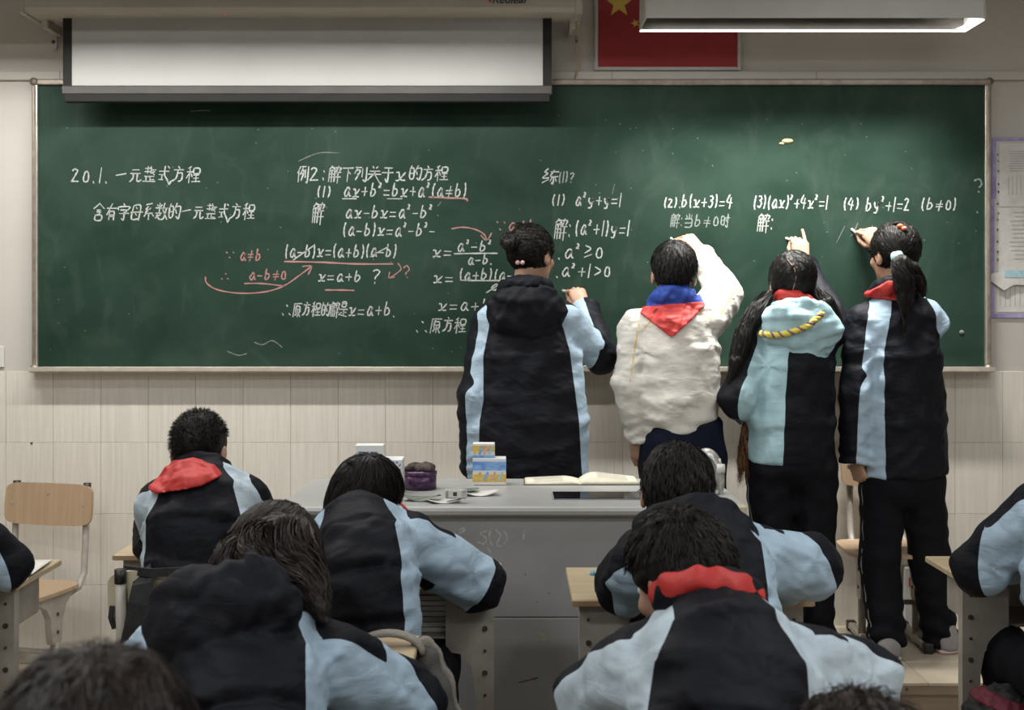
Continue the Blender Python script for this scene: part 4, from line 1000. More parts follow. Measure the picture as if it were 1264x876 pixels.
# persons -------------------------------------------------------------
def person(sp):
    """builds one person: body (skin), jacket, trousers, hair, scarf ... ; all measures of the pose are points in space"""
    base = sp['base']; root = thing('person', sp['label'], 'person', base)
    sec = sp['torso']                                                     # (x,y,z), half width, half depth, navy fraction
    C3 = [np.asarray(s_[0], float) for s_ in sec]; HW = [s_[1] for s_ in sec]; HD = [s_[2] for s_ in sec]; FR = [s_[3] for s_ in sec]
    lat = unit(sp['shR']-sp['shL']); h = sp.get('h', .0075); seed = sp.get('seed', 1)
    up_ = unit(C3[-1]-C3[0]); back = unit(np.cross(up_, lat)); back = back if back[1] < 0 else -back
    arms = sp['arms']; nb = C3[-1]
    if sp.get('seated'):
        for A, sd in zip(arms, 'LR'):
            if 'hand' not in A:
                dd = A['w']-A['e']; dd = np.array([dd[0]*.4, max(dd[1], .05), min(0, dd[2])*.3-.02]); dd /= np.linalg.norm(dd)
                A['hand'] = (A['w']-dd*.005, dd, (0, 0, 1), sd, C_REST, T_REST)
    puff = sp.get('puff', .004)
    def torso(P):
        d = None
        for i in range(len(C3)-1):
            e = seg(P, C3[i], C3[i+1], HW[i], HW[i+1], lat, HD[i]/HW[i], HD[i+1]/HW[i+1], .035)
            d = e if d is None else smin(d, e, .02)
        return d
    def shoulders(P):
        d = None
        for sh in ('shL', 'shR'):
            e = seg(P, nb-up_*.02, sp[sh], .052, sp.get('rs', .066)); d = e if d is None else smin(d, e, .02)
        return d
    def arm(P, A):
        r0, r1, r2 = A['r']; d = smin(seg(P, A['s'], A['e'], r0, r1), seg(P, A['e'], A['w'], r1, r2), .018)
        d = np.maximum(d, ((P-f32(A['w']))@f32(unit(A['w']-A['e'])))-.012)
        return d
    def jacket(P):
        d = smin(torso(P), shoulders(P), .045)
        for A in arms: 
            d = smin(d, arm(P, A), .018)
        wv = waves(P@f32(np.array([[1,0,.35],[0,1,0],[-.35,0,1.3]])), seed, .12, 6, 1.8); d = d-puff*.95*wv-puff*.5*np.abs(waves(P*f32((1,1,1.5)), seed+9, .07, 4, 2.4))
        for k, A in enumerate(arms):
            ax = unit(np.cross(A['e']-A['s'], back)+back*.01)
            d = d-folds(P, A['s']*.95-up_*.075+C3[2]*.05, 6, .0035, .22, seed+k, back)
            d = d-folds(P, A['e'], 5, .006, .13, seed+2*k+1, back)
            al = A['w']-A['e']; L = np.linalg.norm(al); t = ((P-f32(A['e']))@f32(al/L))/L
            rr = vlen(P-f32(A['w'])); d = d-.0045*np.sin(t*L*150+1.5*np.sin(P[:, 0]*40))*np.exp(-(rr/.10)**2)
        if sp.get('hem_rib'):
            zz = P[:, 2]-float(C3[0][2]); d = d+.010*np.exp(-((zz-.005)/.022)**2)
        if 'hood' in sp: d = smin(d, hood(P), .004)
        if 'collar' in sp: d = smin(d, collar(P), .006)
        return d
    def hood(P):
        H = sp['hood']; A = np.stack([lat, -back, up_]); c = nb+back*H['back']-up_*H['drop']+lat*H.get('side', 0)
        tl = H.get('lean', .22); A = np.stack([lat, unit(-back+up_*tl), unit(up_+back*tl)])
        e = ell(P, c, H['R'], A); qq = (P-f32(c))@f32(A).T; e = smin(e, -smin(-ell(P, c+A[2]*.03, (H['R'][0]*1.0, H['R'][1]*.9, H['R'][2]*.8), A), qq[:, 2]*-1+.0, .02), .02); e = e-.009*np.sin(((P-f32(c))@f32(up_))*60+2*np.sin(((P-f32(c))@f32(lat))*14))*.5
        e = np.maximum(e, -ell(P, c+up_*H['R'][2]*.85-back*.01, (H['R'][0]*.72, H['R'][1]*.75, H['R'][2]*.62), A))
        kt = H.get('tilt', .30); ring = torus(P, nb+up_*H.get('lift', .02)+back*.012, np.stack([lat, unit(-back-up_*kt), unit(up_-back*kt)]), H.get('rr', .088), H.get('rr', .088)*.95, H.get('tube', .03))
        e = smin(e, ring, .03)
        e = e-.004*waves(P, seed+4, .06, 5, 2)
        return e
    def collar(P):
        K = sp['collar']; A = np.stack([lat, unit(-back-up_*K.get('tilt', .35)), unit(up_-back*K.get('tilt', .35))])
        e = torus(P*1, nb+up_*K.get('lift', .02), A, K.get('r', .068), K.get('r', .068)*.95, K.get('tube', .018))
        e2 = torus(P*1, nb+up_*(K.get('lift', .02)+.02), A, K.get('r', .068)*.93, K.get('r', .068)*.9, K.get('tube', .018)*.8)
        return smin(e, e2, .02)-.002*waves(P, seed+5, .05)
    hd = sp['head']; HA = head_axes(*hd['rot']); HC = np.asarray(hd['c'], float); hs = hd.get('s', 1.0)
    hair_f = hd['hair']
    def toQ(P): return ((P-f32(HC))@f32(HA).T/hs).astype(np.float32)
    neck_top = HC+(np.array([0,-.022,-.055])*hs)@HA
    def body(P):
        d = head_sdf(toQ(P))*hs
        d = smin(d, seg(P, neck_top, nb+up_*.005, .050, .054), .018)
        d = smin(d, seg(P, nb+up_*.0, nb-up_*.06, .060, .075), .02)
        for i in range(len(C3)-2):
            d = smin(d, seg(P, C3[i], C3[i+1], HW[i]*.72, HW[i+1]*.72, lat, HD[i]/HW[i]*.9, HD[i+1]/HW[i+1]*.9), .01)
        for A in arms:
            d = smin(d, seg(P, nb-up_*.03, A['s'], .035, .042), .02)
            d = smin(d, seg(P, A['s'], A['e'], .040, .034), .01); d = smin(d, seg(P, A['e'], A['w'], .034, .025), .01)
        for L_ in sp['legs']:
            d = smin(d, seg(P, L_[0], L_[1], .065, .045), .01); d = smin(d, seg(P, L_[1], L_[2], .045, .030), .01)
        return d
    def bbox(pts, r): 
        pts = np.array(pts); return pts.min(0)-r, pts.max(0)+r
    allp = C3+[A[k] for A in arms for k in ('s', 'e', 'w')]
    lo, hi = bbox(allp, .17)
    V, F = nets(jacket, lo, hi, h)
    # sewn colour panels
    def panels(P):
        best = None
        vv = None; dmin = None
        for i in range(len(C3)-1):
            d = C3[i+1]-C3[i]; L = np.linalg.norm(d); t = np.clip(((P-C3[i])@(d/L))/L, 0, 1); q = P-C3[i]-t[:, None]*d; dist = vlen(q)
            u = np.abs(q@lat-sp.get('shift', 0)); wf = (FR[i]*HW[i])+(FR[i+1]*HW[i+1]-FR[i]*HW[i])*t; val = u-wf
            if dmin is None: dmin = dist; vv = val
            else: m_ = dist < dmin; vv = np.where(m_, val, vv); dmin = np.minimum(dist, dmin)
        out = vv.copy()
        tz = torso(P.astype(np.float32))
        for A in arms:
            for j, (a_, b_, c_) in enumerate(((A['s'], A['e'], A['c'][0]), (A['e'], A['w'], A['c'][1]))):
                d = b_-a_; L = np.linalg.norm(d); t = np.clip(((P-a_)@(d/L))/L, 0, 1); q = P-a_-t[:, None]*d; dist = vlen(q)
                rf = unit(A['ref']-np.dot(A['ref'], d/L)*d/L)
                val = ((q@rf)/(dist+1e-5)-c_)*.06
                r_ = A['r'][j]+(A['r'][j+1]-A['r'][j])*t
                da = dist-r_
                wgt = np.clip((tz-da)/.02+.5, 0, 1)
                out = np.where(wgt > 0, np.minimum(out, 9)*(1-wgt)+np.minimum(val, np.where(tz > .01, 9, vv+.03))*wgt, out)
        # navy yoke line along the top of the shoulder
        if sp.get('yoke', 1):
            for sh in ('shL', 'shR'):
                a_ = nb; b_ = sp[sh]; d = b_-a_; L = np.linalg.norm(d); t = np.clip(((P-a_)@(d/L))/L, 0, 1); q = P-a_-t[:, None]*d; dist = vlen(q)
                rf = unit(np.asarray(sp.get('yref', (0,-1,.15)))-np.dot(sp.get('yref', (0,-1,.15)), d/L)*d/L); val = ((q@rf)/(dist+1e-5)-sp.get('yc', .25))*.06
                near = (t > .0) & (t < 1) & (dist < .12)
                out = np.where(near, np.minimum(out, val), out)
        if 'hood' in sp or 'collar' in sp:
            hv = np.full(len(P), 9.0)
            if 'hood' in sp: hv = np.minimum(hv, hood(P.astype(np.float32)))
            if 'collar' in sp: hv = np.minimum(hv, collar(P.astype(np.float32)))
            sgn = 1 if sp.get('hood_light') else -1
            hv2 = (hv-.006)
            out = np.maximum(out, -(hv-.010)*1.5) if sgn > 0 else np.minimum(out, hv2*2)
        return out
    if sp.get('seams'):
        av = panels(V)
    else: av = panels(V)
    if 'sweat' in sp:                                                    # gold piping along the raglan seams
        av = np.full(len(V), 1.0)
        for A in arms:
            a_, b_ = A['s'], A['e']; d = b_-a_; L = np.linalg.norm(d); q = V-a_; t = (q@(d/L))/L
            q = q-t[:, None]*d; side = np.cross(d/L, back)
            side = side if np.dot(side, lat*np.dot(A['s']-nb, lat)) > 0 else -side
            m_ = (t > -.1) & (t < 1.0) & (q@back > 0) & (vlen(q) < .12)
            av = np.where(m_, np.minimum(av, np.abs(q@side-.01)), av)
            d2 = A['w']-A['e']; L2 = np.linalg.norm(d2); q2 = V-A['e']; t2 = (q2@(d2/L2))/L2; q2 = q2-t2[:, None]*d2
            if A.get('pipe'):
                s2 = np.cross(d2/L2, back); s2 = s2 if np.dot(s2, side) > 0 else -s2
                m_ = (t2 > 0) & (t2 < 1) & (q2@back > 0); av = np.where(m_, np.minimum(av, np.abs(q2@s2-.01)), av)
        q = V-nb; 
        for sh in ('shL', 'shR'):
            a_ = nb+up_*.01; b_ = sp[sh]; d = b_-a_; L = np.linalg.norm(d); t = ((V-a_)@(d/L))/L; q = V-a_-t[:, None]*d
            m_ = (t > 0) & (t < 1) & (q@back > 0) & (q@up_ > -.03); av = np.where(m_, np.minimum(av, np.abs(q@up_-.02+.03*t)), av)
    jk = mesh_obj(sp.get('top_name', 'jacket'), V, F, sp.get('cloth', 'uniform'), root, av)
    if sp.get('top_label'): jk['label'] = sp['top_label']
    # body with hands
    pts = C3+[HC+np.array([0,0,.13*hs]), HC+np.array([0,.13*hs,0]), HC-np.array([0,0,.13*hs])]+[A[k] for A in arms for k in ('s', 'e', 'w')]+[q for L_ in sp['legs'] for q in L_]
    lo, hi = bbox(pts, .07)
    parts = [nets(body, lo, hi, sp.get('hb', .0065))]
    for A in arms:
        if 'hand' in A:
            hv, hf, fn = hand_mesh(*A['hand'][:4], *A['hand'][4:6]); parts.append((hv, hf))
            if A.get('chalk'):
                c0 = fn((.030, .112, -.040)); dd = unit(A['chalk'])
                ck = MB().tube([tuple(c0-dd*.012), tuple(c0+dd*.032)], .005, 10).build('chalk_stick', 'chalk_white', None, True)
                tag(ck, A['chalk_label'], 'chalk', 'chalk held by the writing pupils')
    bv, bf = join(parts)
    mesh_obj('body', bv, bf, 'skin', root)
    for s_ in (-1, 1):
        ep = HC+(np.array([s_*.031,.0725,.012])*hs)@HA
        mb = MB().add(*blob(.0105, .0105, .0105, 0, 8, 0)).xf(loc=tuple(ep-np.array(base)))
        mb.add(*[[tuple(np.array(v)*1) for v in blob(.0055, .0055, .0055, 0, 6, 0)[0]], blob(.0055, .0055, .0055, 0, 6, 0)[1]], m=1)
        n1_ = len(blob(.0055, .0055, .0055, 0, 6, 0)[0]); fo = (np.array([0,.0065,0])*hs)@HA+ep-np.array(base)
        mb.V[-n1_:] = [tuple(np.array(v)+fo) for v in mb.V[-n1_:]]
        mb.build('eye', ['eye_white', 'iris'], root, True)
    # hair
    fw_hair = lambda P: hair_f['f'](toQ(P))*hs
    def hair_all(P):
        d = fw_hair(P)
        for (pts_, rr_) in hair_f.get('locks', []):
            for i in range(len(pts_)-1):
                d = smin(d, seg(P, pts_[i], pts_[i+1], rr_[i]*.85, rr_[i+1]*.85), .012)
        if hair_f.get('locks'): d = d-.0025*waves(P*f32((1,1,.25)), seed+3, .014, 5)
        return d
    hp = [HC-.13*hs, HC+.13*hs]+[p for (pts_, rr_) in hair_f.get('locks', []) for p in pts_]
    lo, hi = bbox(hp, .05); hvt, hft = nets(hair_all, lo, hi, hair_f.get('h', .0045))
    parts = [(hvt, hft)]
    r_ = np.random.default_rng(seed+50); ncap = hair_f.get('n', 2600)
    Qv = toQ(hvt.astype(np.float32)); earz = (np.abs(Qv[:, 0]) > .050) & (Qv[:, 2] < .055) & (Qv[:, 1] > -.050) if hair_f.get('earfree') else np.zeros(len(Qv), bool)
    ok = np.where((np.abs(fw_hair(hvt.astype(np.float32))) < .01) & (vlen(Qv) < .16) & ~earz)[0]
    if len(ok):
        idx = r_.choice(ok, ncap); rt = hvt[idx]+r_.normal(size=(ncap, 3))*.002
        crown = HC+(np.array(hair_f.get('crown', (0,-.06,.10)))*hs)@HA; mode = hair_f.get('mode', 'crown'); jit = hair_f.get('jit', .25); dn_ = -HA[2]
        ties = [np.asarray(t) for t in hair_f.get('ties', [])]; rx_ = r_.normal(size=(ncap, 3))*jit
        def dirf(P, k):
            if mode == 'tie':
                dd = np.stack([vlen(P-t) for t in ties], 1); tt = np.array(ties)[dd.argmin(1)]; d = tt-P
                return d/(vlen(d)[:, None]+1e-6)+rx_*.4
            d = P-crown; d = d/(vlen(d)[:, None]+1e-6); d = d+dn_*hair_f.get('fall', .5)+rx_
            if hair_f.get('stick'):
                nn = P-HC; d = d*.7+nn/(vlen(nn)[:, None]+1e-6)*hair_f['stick']
            return d
        parts.append(ribbons(rt, dirf, hair_f.get('steps', 4), hair_f.get('step', .011), hair_f.get('w', .0026)*hs, None if hair_f.get('stick') else fw_hair, seed))
    for k, (pts_, rr_) in enumerate(hair_f.get('locks', [])):
        parts.append(bundle(pts_, rr_, hair_f.get('nl', 420), hair_f.get('w', .0026), seed+k*7, 1.08))
    for k, (pts_, rr_, n_) in enumerate(hair_f.get('wisps', [])):
        parts.append(bundle(pts_, rr_, n_, .0018, seed+100+k, 1.0))
    hv, hf = join(parts); ho = mesh_obj('hair', hv, hf, hair_f.get('mat', 'hair'), root)
    if hair_f.get('label'): ho['label'] = hair_f['label']
    # trousers
    if sp.get('trousers', True):
        hc = sp['hips']; hw_, hd_ = sp['hipsize']
        def pants(P):
            d = seg(P, hc+np.array([0,0,.06]), hc-np.array([0,0,.05]), hw_, hw_*1.02, lat, hd_/hw_)
            for L_ in sp['legs']:
                e = smin(seg(P, L_[0], L_[1], sp.get('rt', .085), sp.get('rk', .068)), seg(P, L_[1], L_[2], sp.get('rk', .068), sp.get('ra', .058)), .02)
                e = np.maximum(e, (P-f32(L_[2]))@f32(unit(L_[2]-L_[1]))-.02)
                d = smin(d, e, .022)
            d = d-.0035*waves(P, seed+20, .10, 5, 1.8)
            for L_ in sp['legs']: d = d-.004*np.sin(P[:, 2]*85+2*np.sin(P[:, 0]*30))*np.exp(-((P[:, 2]-float(L_[2][2]))/.10)**2)
            return d
        lo, hi = bbox([hc+np.array([0,0,.08]), hc]+[q for L_ in sp['legs'] for q in L_], .16)
        pv, pf = nets(pants, lo, hi, sp.get('hp', .0095))
        L_ = sp['legs'][0]; pa = np.full(len(pv), 1.0)
        if sp.get('stripe'):
            for L_, sg_ in zip(sp['legs'], (-1, 1)):
                for a_, b_ in ((L_[0], L_[1]), (L_[1], L_[2])):
                    d = b_-a_; L0 = np.linalg.norm(d); t = ((pv-a_)@(d/L0))/L0; q = pv-a_-t[:, None]*d
                    m_ = (t > -.05) & (t < 1.1) & (q@np.array([sg_, 0, 0]) > 0.03); pa = np.where(m_, np.minimum(pa, np.abs(q[:, 1]+.022)), pa)
        mesh_obj('trousers', pv, pf, sp.get('pants_mat', 'trousers'), root, pa)
    for k, (p, yaw, ms) in enumerate(sp.get('shoes', [])):
        fd = np.array([math.sin(math.radians(yaw)), math.cos(math.radians(yaw)), 0]); rt_ = np.cross(fd, (0,0,1)); A3 = np.stack([rt_, fd, (0,0,1)])
        def shoe(P, p=p, A3=A3):
            q = ((P-f32(p))@f32(A3).T).astype(np.float32)
            d = seg(q, (0,-.05,.04), (0,.13,.028), .043, .040, (1,0,0), .95, .7); d = smin(d, seg(q, (0,-.04,.03), (0,-.035,.085), .038, .036), .02)
            return np.maximum(d, .012-q[:, 2])
        def sole(P, p=p, A3=A3):
            q = ((P-f32(p))@f32(A3).T).astype(np.float32)
            d = seg(q, (0,-.05,.012), (0,.13,.012), .046, .044, (1,0,0), 1.0); return np.maximum(np.maximum(d, q[:, 2]-.016), .0-q[:, 2])
        v, f_ = nets(shoe, np.asarray(p)-.2, np.asarray(p)+.2, .006); so = mesh_obj('shoe', v, f_, ms, root)
        v, f_ = nets(sole, np.asarray(p)-.2, np.asarray(p)+.2, .006); s2 = mesh_obj('sole', v, f_, 'shoe_sole', None); s2.data.transform(Matrix.Translation(-Vector(tuple(base)))); s2.parent = so
    # scarf: cloth shell over jacket and neck, cut to a region
    for sc_ in sp.get('scarves', []):
        def reg(P, sc_=sc_):
            if 'ring' in sc_:
                r_, tb_, lf_, tl_ = sc_['ring']; A = np.stack([lat, unit(-back-up_*tl_), unit(up_-back*tl_)]); c_ = nb+up_*lf_
                q_ = (P-f32(c_))@f32(A).T; q_ = q_*f32((1, 1, .62)); d = torus((q_@f32(A)).astype(np.float32), (0, 0, 0), A, r_, r_, tb_)-sc_.get('nz', .0035)*waves(P, seed+31, .06, 4, 1.6)
            else: d = np.minimum(jacket(P), seg(P, neck_top, nb, .052, .056))-sc_['t']-.003*waves(P, seed+31, .05, 4, 2.0)
            g = sc_['region'](P); return np.maximum(d, g)
        lo, hi = bbox(sc_['box'], .03); v, f_ = nets(reg, lo, hi, sc_.get('h', .004))
        if len(v):
            o = mesh_obj(sc_['name'], v, f_, sc_['mat'], root)
            if sc_.get('label'): o['label'] = sc_['label']
    sp['fn'] = dict(jacket=jacket, nb=nb, up=up_, back=back, lat=lat, root=root, HC=HC, HA=HA, neck_top=neck_top)
    return root
def sect(px, py, Y, hw_px, hd, fr): return (W(px, py, Y), hw_px/S(Y), hd, fr)
def poly2d(P, Y, pts):
    """signed distance (metres) to a convex polygon drawn on the plane at distance Y, extruded in depth"""
    q = np.stack([(P[:, 0]), (P[:, 2])], 1); d = None
    W_ = [W(a, b_, Y) for a, b_ in pts]; ar = sum(W_[i][0]*W_[(i+1) % len(W_)][2]-W_[(i+1) % len(W_)][0]*W_[i][2] for i in range(len(W_)))
    for i in range(len(W_)):
        a = W_[i]; b_ = W_[(i+1) % len(W_)]; e = np.array([b_[0]-a[0], b_[2]-a[2]]); n_ = np.array([e[1], -e[0]])/np.hypot(*e)*(1 if ar > 0 else -1)
        dd = (q-f32([a[0], a[2]]))@f32(n_); d = dd if d is None else np.maximum(d, dd)
    return d
def chain(P, Y, pts, hw):
    """distance to a polyline drawn on the plane at distance Y minus half width"""
    q = P[:, [0, 2]]; d = None; Wp = [W(a, b_, Y)[[0, 2]] for a, b_ in pts]
    for i in range(len(Wp)-1):
        a, b_ = f32(Wp[i]), f32(Wp[i+1]); e = b_-a; t = np.clip(((q-a)@e)/(e@e), 0, 1); dd = vlen(q-a-t[:, None]*e); d = dd if d is None else np.minimum(d, dd)
    return d-hw
PEOPLE = {}
exec_people = True
def on_hair(sp, px, py):
    fn = sp['fn']; f = sp['head']['hair']['f']
    for yy in np.arange(4.6, 5.2, .002):
        q = W(px, py, yy)
        if f(((q-fn['HC'])@fn['HA'].T)[None].astype(np.float32))[0] < .004: return q
    return W(px, py, 5.02)
def arm_(s, e, w_, r, c=(.3,.3), ref=(0,-1,0), **k):
    d = dict(s=s, e=e, w=w_, r=r, c=c, ref=np.array(ref, float)); d.update(k); return d
def legs_seated(hc, lat, knee_y=.40, floor=0.0, sp_=.11):
    out = []
    for s_ in (-1, 1):
        h_ = hc+lat*s_*.085; k = h_+np.array([lat[0]*s_*.05, knee_y, .03]); a_ = np.array([k[0], k[1]-.06, floor+.07]); out.append((h_, k, a_))
    return out
def mkseated(name, label, Y, seatpx, zh=.50, floor=0.0, **sp):
    """hips on the seat; seatpx picks the place across"""
    sp['seated'] = True; sp['label'] = label; hc = np.array([(seatpx-CX)/S(Y), Y, zh]); lat = unit(np.array([1, 0, 0]))
    sp['hips'] = hc; sp.setdefault('hipsize', (.155, .125)); sp['legs'] = legs_seated(hc, lat, floor=floor)
    sp['base'] = (float(hc[0]), float(hc[1]), floor)
    sp['shoes'] = [(np.array([L[2][0], L[2][1], floor]), 0, 'shoe_grey') for L in sp['legs']]
    sp['torso'] = [(hc+np.array([0, -.01, -.03]), sp['torso'][0][1], sp['torso'][0][2], sp['torso'][0][3])]+sp['torso']
    PEOPLE[name] = sp; person(sp); return sp
def stand(name, label, **sp):
    sp['label'] = label; A = [L[2] for L in sp['legs']]; c = (A[0]+A[1])/2; sp['base'] = (float(c[0]), float(c[1]), PH)
    PEOPLE[name] = sp; person(sp); return sp
def foot(px, Y): return np.array([(px-CX)/S(Y), Y, PH])
def ankle(px, Y): return np.array([(px-CX)/S(Y), Y, PH+.055])
Z3 = np.array([0, 0, 1.])
# ---- girl with the bun
Y = 4.95
sp = stand('bun', 'girl with a hair bun in a dark hooded jacket writing at the board', seed=3, h=.0068,
 torso=[sect(654,584,4.94,72,.135,.88), sect(653,520,4.94,72,.135,.84), sect(650,440,4.95,66,.13,.80), sect(648,392,4.97,56,.11,.74), sect(649,364,4.98,26,.07,1.3)],
 shL=W(606,396,4.97), shR=W(694,394,4.97),
 arms=[arm_(W(604,400,4.97), W(588,490,4.93), W(588,580,4.97), (.070,.070,.062), (.62,.62), (.35,-1,0)),
       arm_(W(697,398,4.97), W(741,440,5.10), W(721,382,5.34), (.074,.068,.056), (-.35,.55), (-.5,-1,-.3),
            hand=(W(721,378,5.36), (-.35,.35,.75), (.25,-1,.35), 'R', C_FIST, T_FIST), chalk=(-.3,.8,.1), chalk_label='white chalk in the fist of the girl with the hair bun')],
 head=dict(c=W(657,317,5.0), rot=(38,8,-3), s=.96, hair=dict(f=hair_cap(.012, -.104, .040, 4, .0022), mode='tie', ties=[W(631,297,4.93)], jit=.25, n=2600, steps=4, step=.012, w=.0024,
      locks=[([W(631,299,4.94), W(626,296,4.925), W(629,301,4.90), W(634,297,4.91)], [.030,.030,.030,.028])], nl=260,
      wisps=[([W(650,280,4.98), W(640,277,4.97), W(632,283,4.95)], [.01,.015,.01], 40)])),
 hood=dict(back=.120, drop=.070, R=(.150,.062,.110), rr=.078, tube=.032, lift=.022, tilt=.2),
 hips=W(656,575,4.95), hipsize=(.165,.12), rs=.068,
 legs=[(W(632,590,4.95), W(632,690,4.95), ankle(630,4.97)), (W(680,590,4.95), W(682,690,4.95), ankle(684,4.97))], shoes=[(foot(629,4.97),-5,'shoe_grey'),(foot(685,4.97),8,'shoe_grey')], stripe=True)
for k, dx in enumerate((-3, 3)):
    o = MB().add(*blob(.009,.009,.009,0,6,0)).build('hair_bobble', 'shoe_pink', sp['fn']['root'], True); o.location = Vector(tuple(on_hair(sp, 642+dx, 324)-np.array(sp['base'])))
# ---- boy in the white sweatshirt
red_tri = lambda Yp, pts, r=.0: (lambda P: np.maximum(poly2d(P, Yp, pts)-r, P[:, 1]-(Yp+.02)))
sp = stand('white', 'boy in a white sweatshirt with a red neckerchief reaching up to write', seed=11, h=.0068, cloth='sweatshirt', top_name='sweatshirt', sweat=True, hem_rib=True, puff=.005,
 torso=[sect(838,528,5.0,48,.13,1), sect(834,490,5.0,54,.15,1), sect(833,430,5.0,55,.145,1), sect(832,398,5.0,46,.115,1), sect(831,376,5.0,22,.065,1)],
 shL=W(788,404,5.0), shR=W(872,392,5.02),
 arms=[arm_(W(786,408,5.0), W(777,475,4.97), W(786,538,5.0), (.066,.064,.050), hand=(W(787,538,5.0), (.0,.1,-1), (-.75,-.6,0), 'L', C_REST, T_REST)),
       arm_(W(872,396,5.03), W(893,362,5.17), W(866,314,5.35), (.076,.074,.046), pipe=0,
            hand=(W(864,309,5.37), (-.62,.28,.62), (.15,-1,.55), 'R', C_PINCH, T_PINCH), chalk=(-.4,.6,.5), chalk_label='white chalk in the hand of the boy in the white sweatshirt')],
 head=dict(c=W(831,339,5.03), rot=(-4,8,2), s=1.0, hair=dict(earfree=1, f=hair_cap(.012, -.080, .034, 6, .002, ear=1), n=3600, steps=3, step=.010, jit=.15, w=.002)),
 collar=dict(r=.070, tube=.016, lift=.014, tilt=.3),
 hips=W(842,545,5.0), hipsize=(.158,.12), rs=.066, pants_mat='jeans', stripe=False,
 legs=[(W(815,560,5.0), W(812,680,5.0), ankle(808,5.02)), (W(868,560,5.0), W(880,680,4.98), ankle(884,5.02))], shoes=[(foot(808,5.02),-6,'shoe_grey'),(foot(886,5.02),8,'shoe_grey')],
 scarves=[dict(name='collar', mat='collar_blue', t=.010, region=red_tri(5.0, [(796,384),(803,352),(862,350),(868,376),(850,386)]), box=[W(780,400,5.1), W(885,335,4.75)]),
          dict(name='neckerchief', mat='scarf_red', t=.017, region=red_tri(5.0, [(788,386),(794,378),(865,372),(868,377),(825,414),(820,413)]), box=[W(780,425,5.1), W(885,350,4.7)])])
# ---- girl with pigtails
sp = stand('pigtails', 'girl with two long pigtails and a pale blue hood writing on the board', seed=17, h=.0068, cloth='uniform_hood', hood_light=True,
 torso=[sect(975,566,5.0,55,.135,.72), sect(975,520,5.0,55,.14,.70), sect(976,450,5.0,54,.135,.66), sect(979,408,5.0,46,.115,.70), sect(981,384,5.0,22,.065,.9)],
 shift=.060, shL=W(938,420,5.0), shR=W(1018,412,5.02),
 arms=[arm_(W(936,424,5.0), W(911,492,4.93), W(930,512,5.16), (.068,.072,.058), (.62,.3), (.9,-1,0)),
       arm_(W(1018,414,5.03), W(1026,396,5.18), W(993,328,5.37), (.070,.066,.052), (1.2,1.2), (0,-1,0),
            hand=(W(991,322,5.39), (-.12,.22,.95), (-.1,-1,.2), 'R', C_POINT, T_PINCH), chalk=(-.6,.6,.3), chalk_label='white chalk between the fingers of the girl with pigtails')],
 head=dict(c=W(977,351,5.04), rot=(-5,12,4), s=1.0, hair=dict(f=hair_cap(.012, -.085, .040, 8, .0015), mode='tie', ties=[W(948,366,5.0), W(1006,362,5.0)], jit=.12, n=2800, steps=4, step=.014, w=.0022,
      locks=[([W(948,364,5.0), W(934,384,4.96), W(918,412,4.93), W(908,445,4.90), W(900,478,4.90)], [.022,.036,.036,.026,.008]),
             ([W(1006,360,5.0), W(1020,374,4.97), W(1030,395,4.97), W(1034,420,4.97)], [.022,.034,.032,.012])], nl=380,
      wisps=[([W(955,375,4.93), W(965,395,4.88), W(966,405,4.87), W(958,411,4.86)], [.004,.003,.002,.001], 14), ([W(905,470,4.9), W(897,505,4.9)], [.012,.002], 40)])),
 hood=dict(back=.100, drop=.060, R=(.155,.060,.115), rr=.078, tube=.026, lift=.004),
 hips=W(976,560,5.0), hipsize=(.165,.125), rs=.068, rt=.100, stripe=True,
 legs=[(W(952,580,5.0), W(952,690,5.0), ankle(952,5.02)), (W(1002,580,5.0), W(1008,690,5.0), ankle(1012,5.02))], shoes=[(foot(952,5.02),-5,'shoe_grey'),(foot(1013,5.02),8,'shoe_grey')],
 scarves=[dict(name='neckerchief', mat='scarf_red', ring=(.066,.013,.038,.3), region=(lambda P: P[:, 1]-5.2), box=[W(935,410,5.15), W(1025,350,4.8)])])
fn = sp['fn']; root = sp['fn']['root']
hf_ = hair_cap(.012, -.085, .040, 8, .0015); pp = []
for px, py in ((972,320),(976,325),(981,332),(983,341),(981,350),(978,360),(976,368)):
    for yy in np.arange(4.7, 5.1, .002):
        q = W(px, py, yy)
        if hf_(((q-fn['HC'])@fn['HA'].T)[None].astype(np.float32))[0] < .0015: pp.append(tuple(q-np.array(sp['base']))); break
MB().tube(pp, [.0022,.002,.002,.0016,.0012,.001,.0008][:len(pp)], 6).build('parting', 'skin', root, True)['label'] = 'pale hair parting'
n = 60; pts = []
ctrl = [(938,411), (955,414), (975,411), (998,402), (1017,385)]
xs = np.linspace(0, 4, n)
tw = []
for x in xs:
    i = min(int(x), 3); t = x-i; px = ctrl[i][0]*(1-t)+ctrl[i+1][0]*t; py = ctrl[i][1]*(1-t)+ctrl[i+1][1]*t-1.5*math.sin(math.pi*t)*0
    p = None
    for yy in np.arange(4.6, 5.1, .004):
        q = W(px, py, yy)
        if fn['jacket'](np.array([q], dtype=np.float32))[0] < .004: p = q; break
    pts.append(p if p is not None else W(px, py, 4.85))
pts = [np.mean(pts[max(0, i-3):i+4], 0) for i in range(n)]
cord = mesh_obj('hood_cord', np.zeros((0, 3)), [], 'flag_yellow', None); cord.parent = root
bpy.data.objects.remove(cord)
loc0 = np.array(sp['base'])
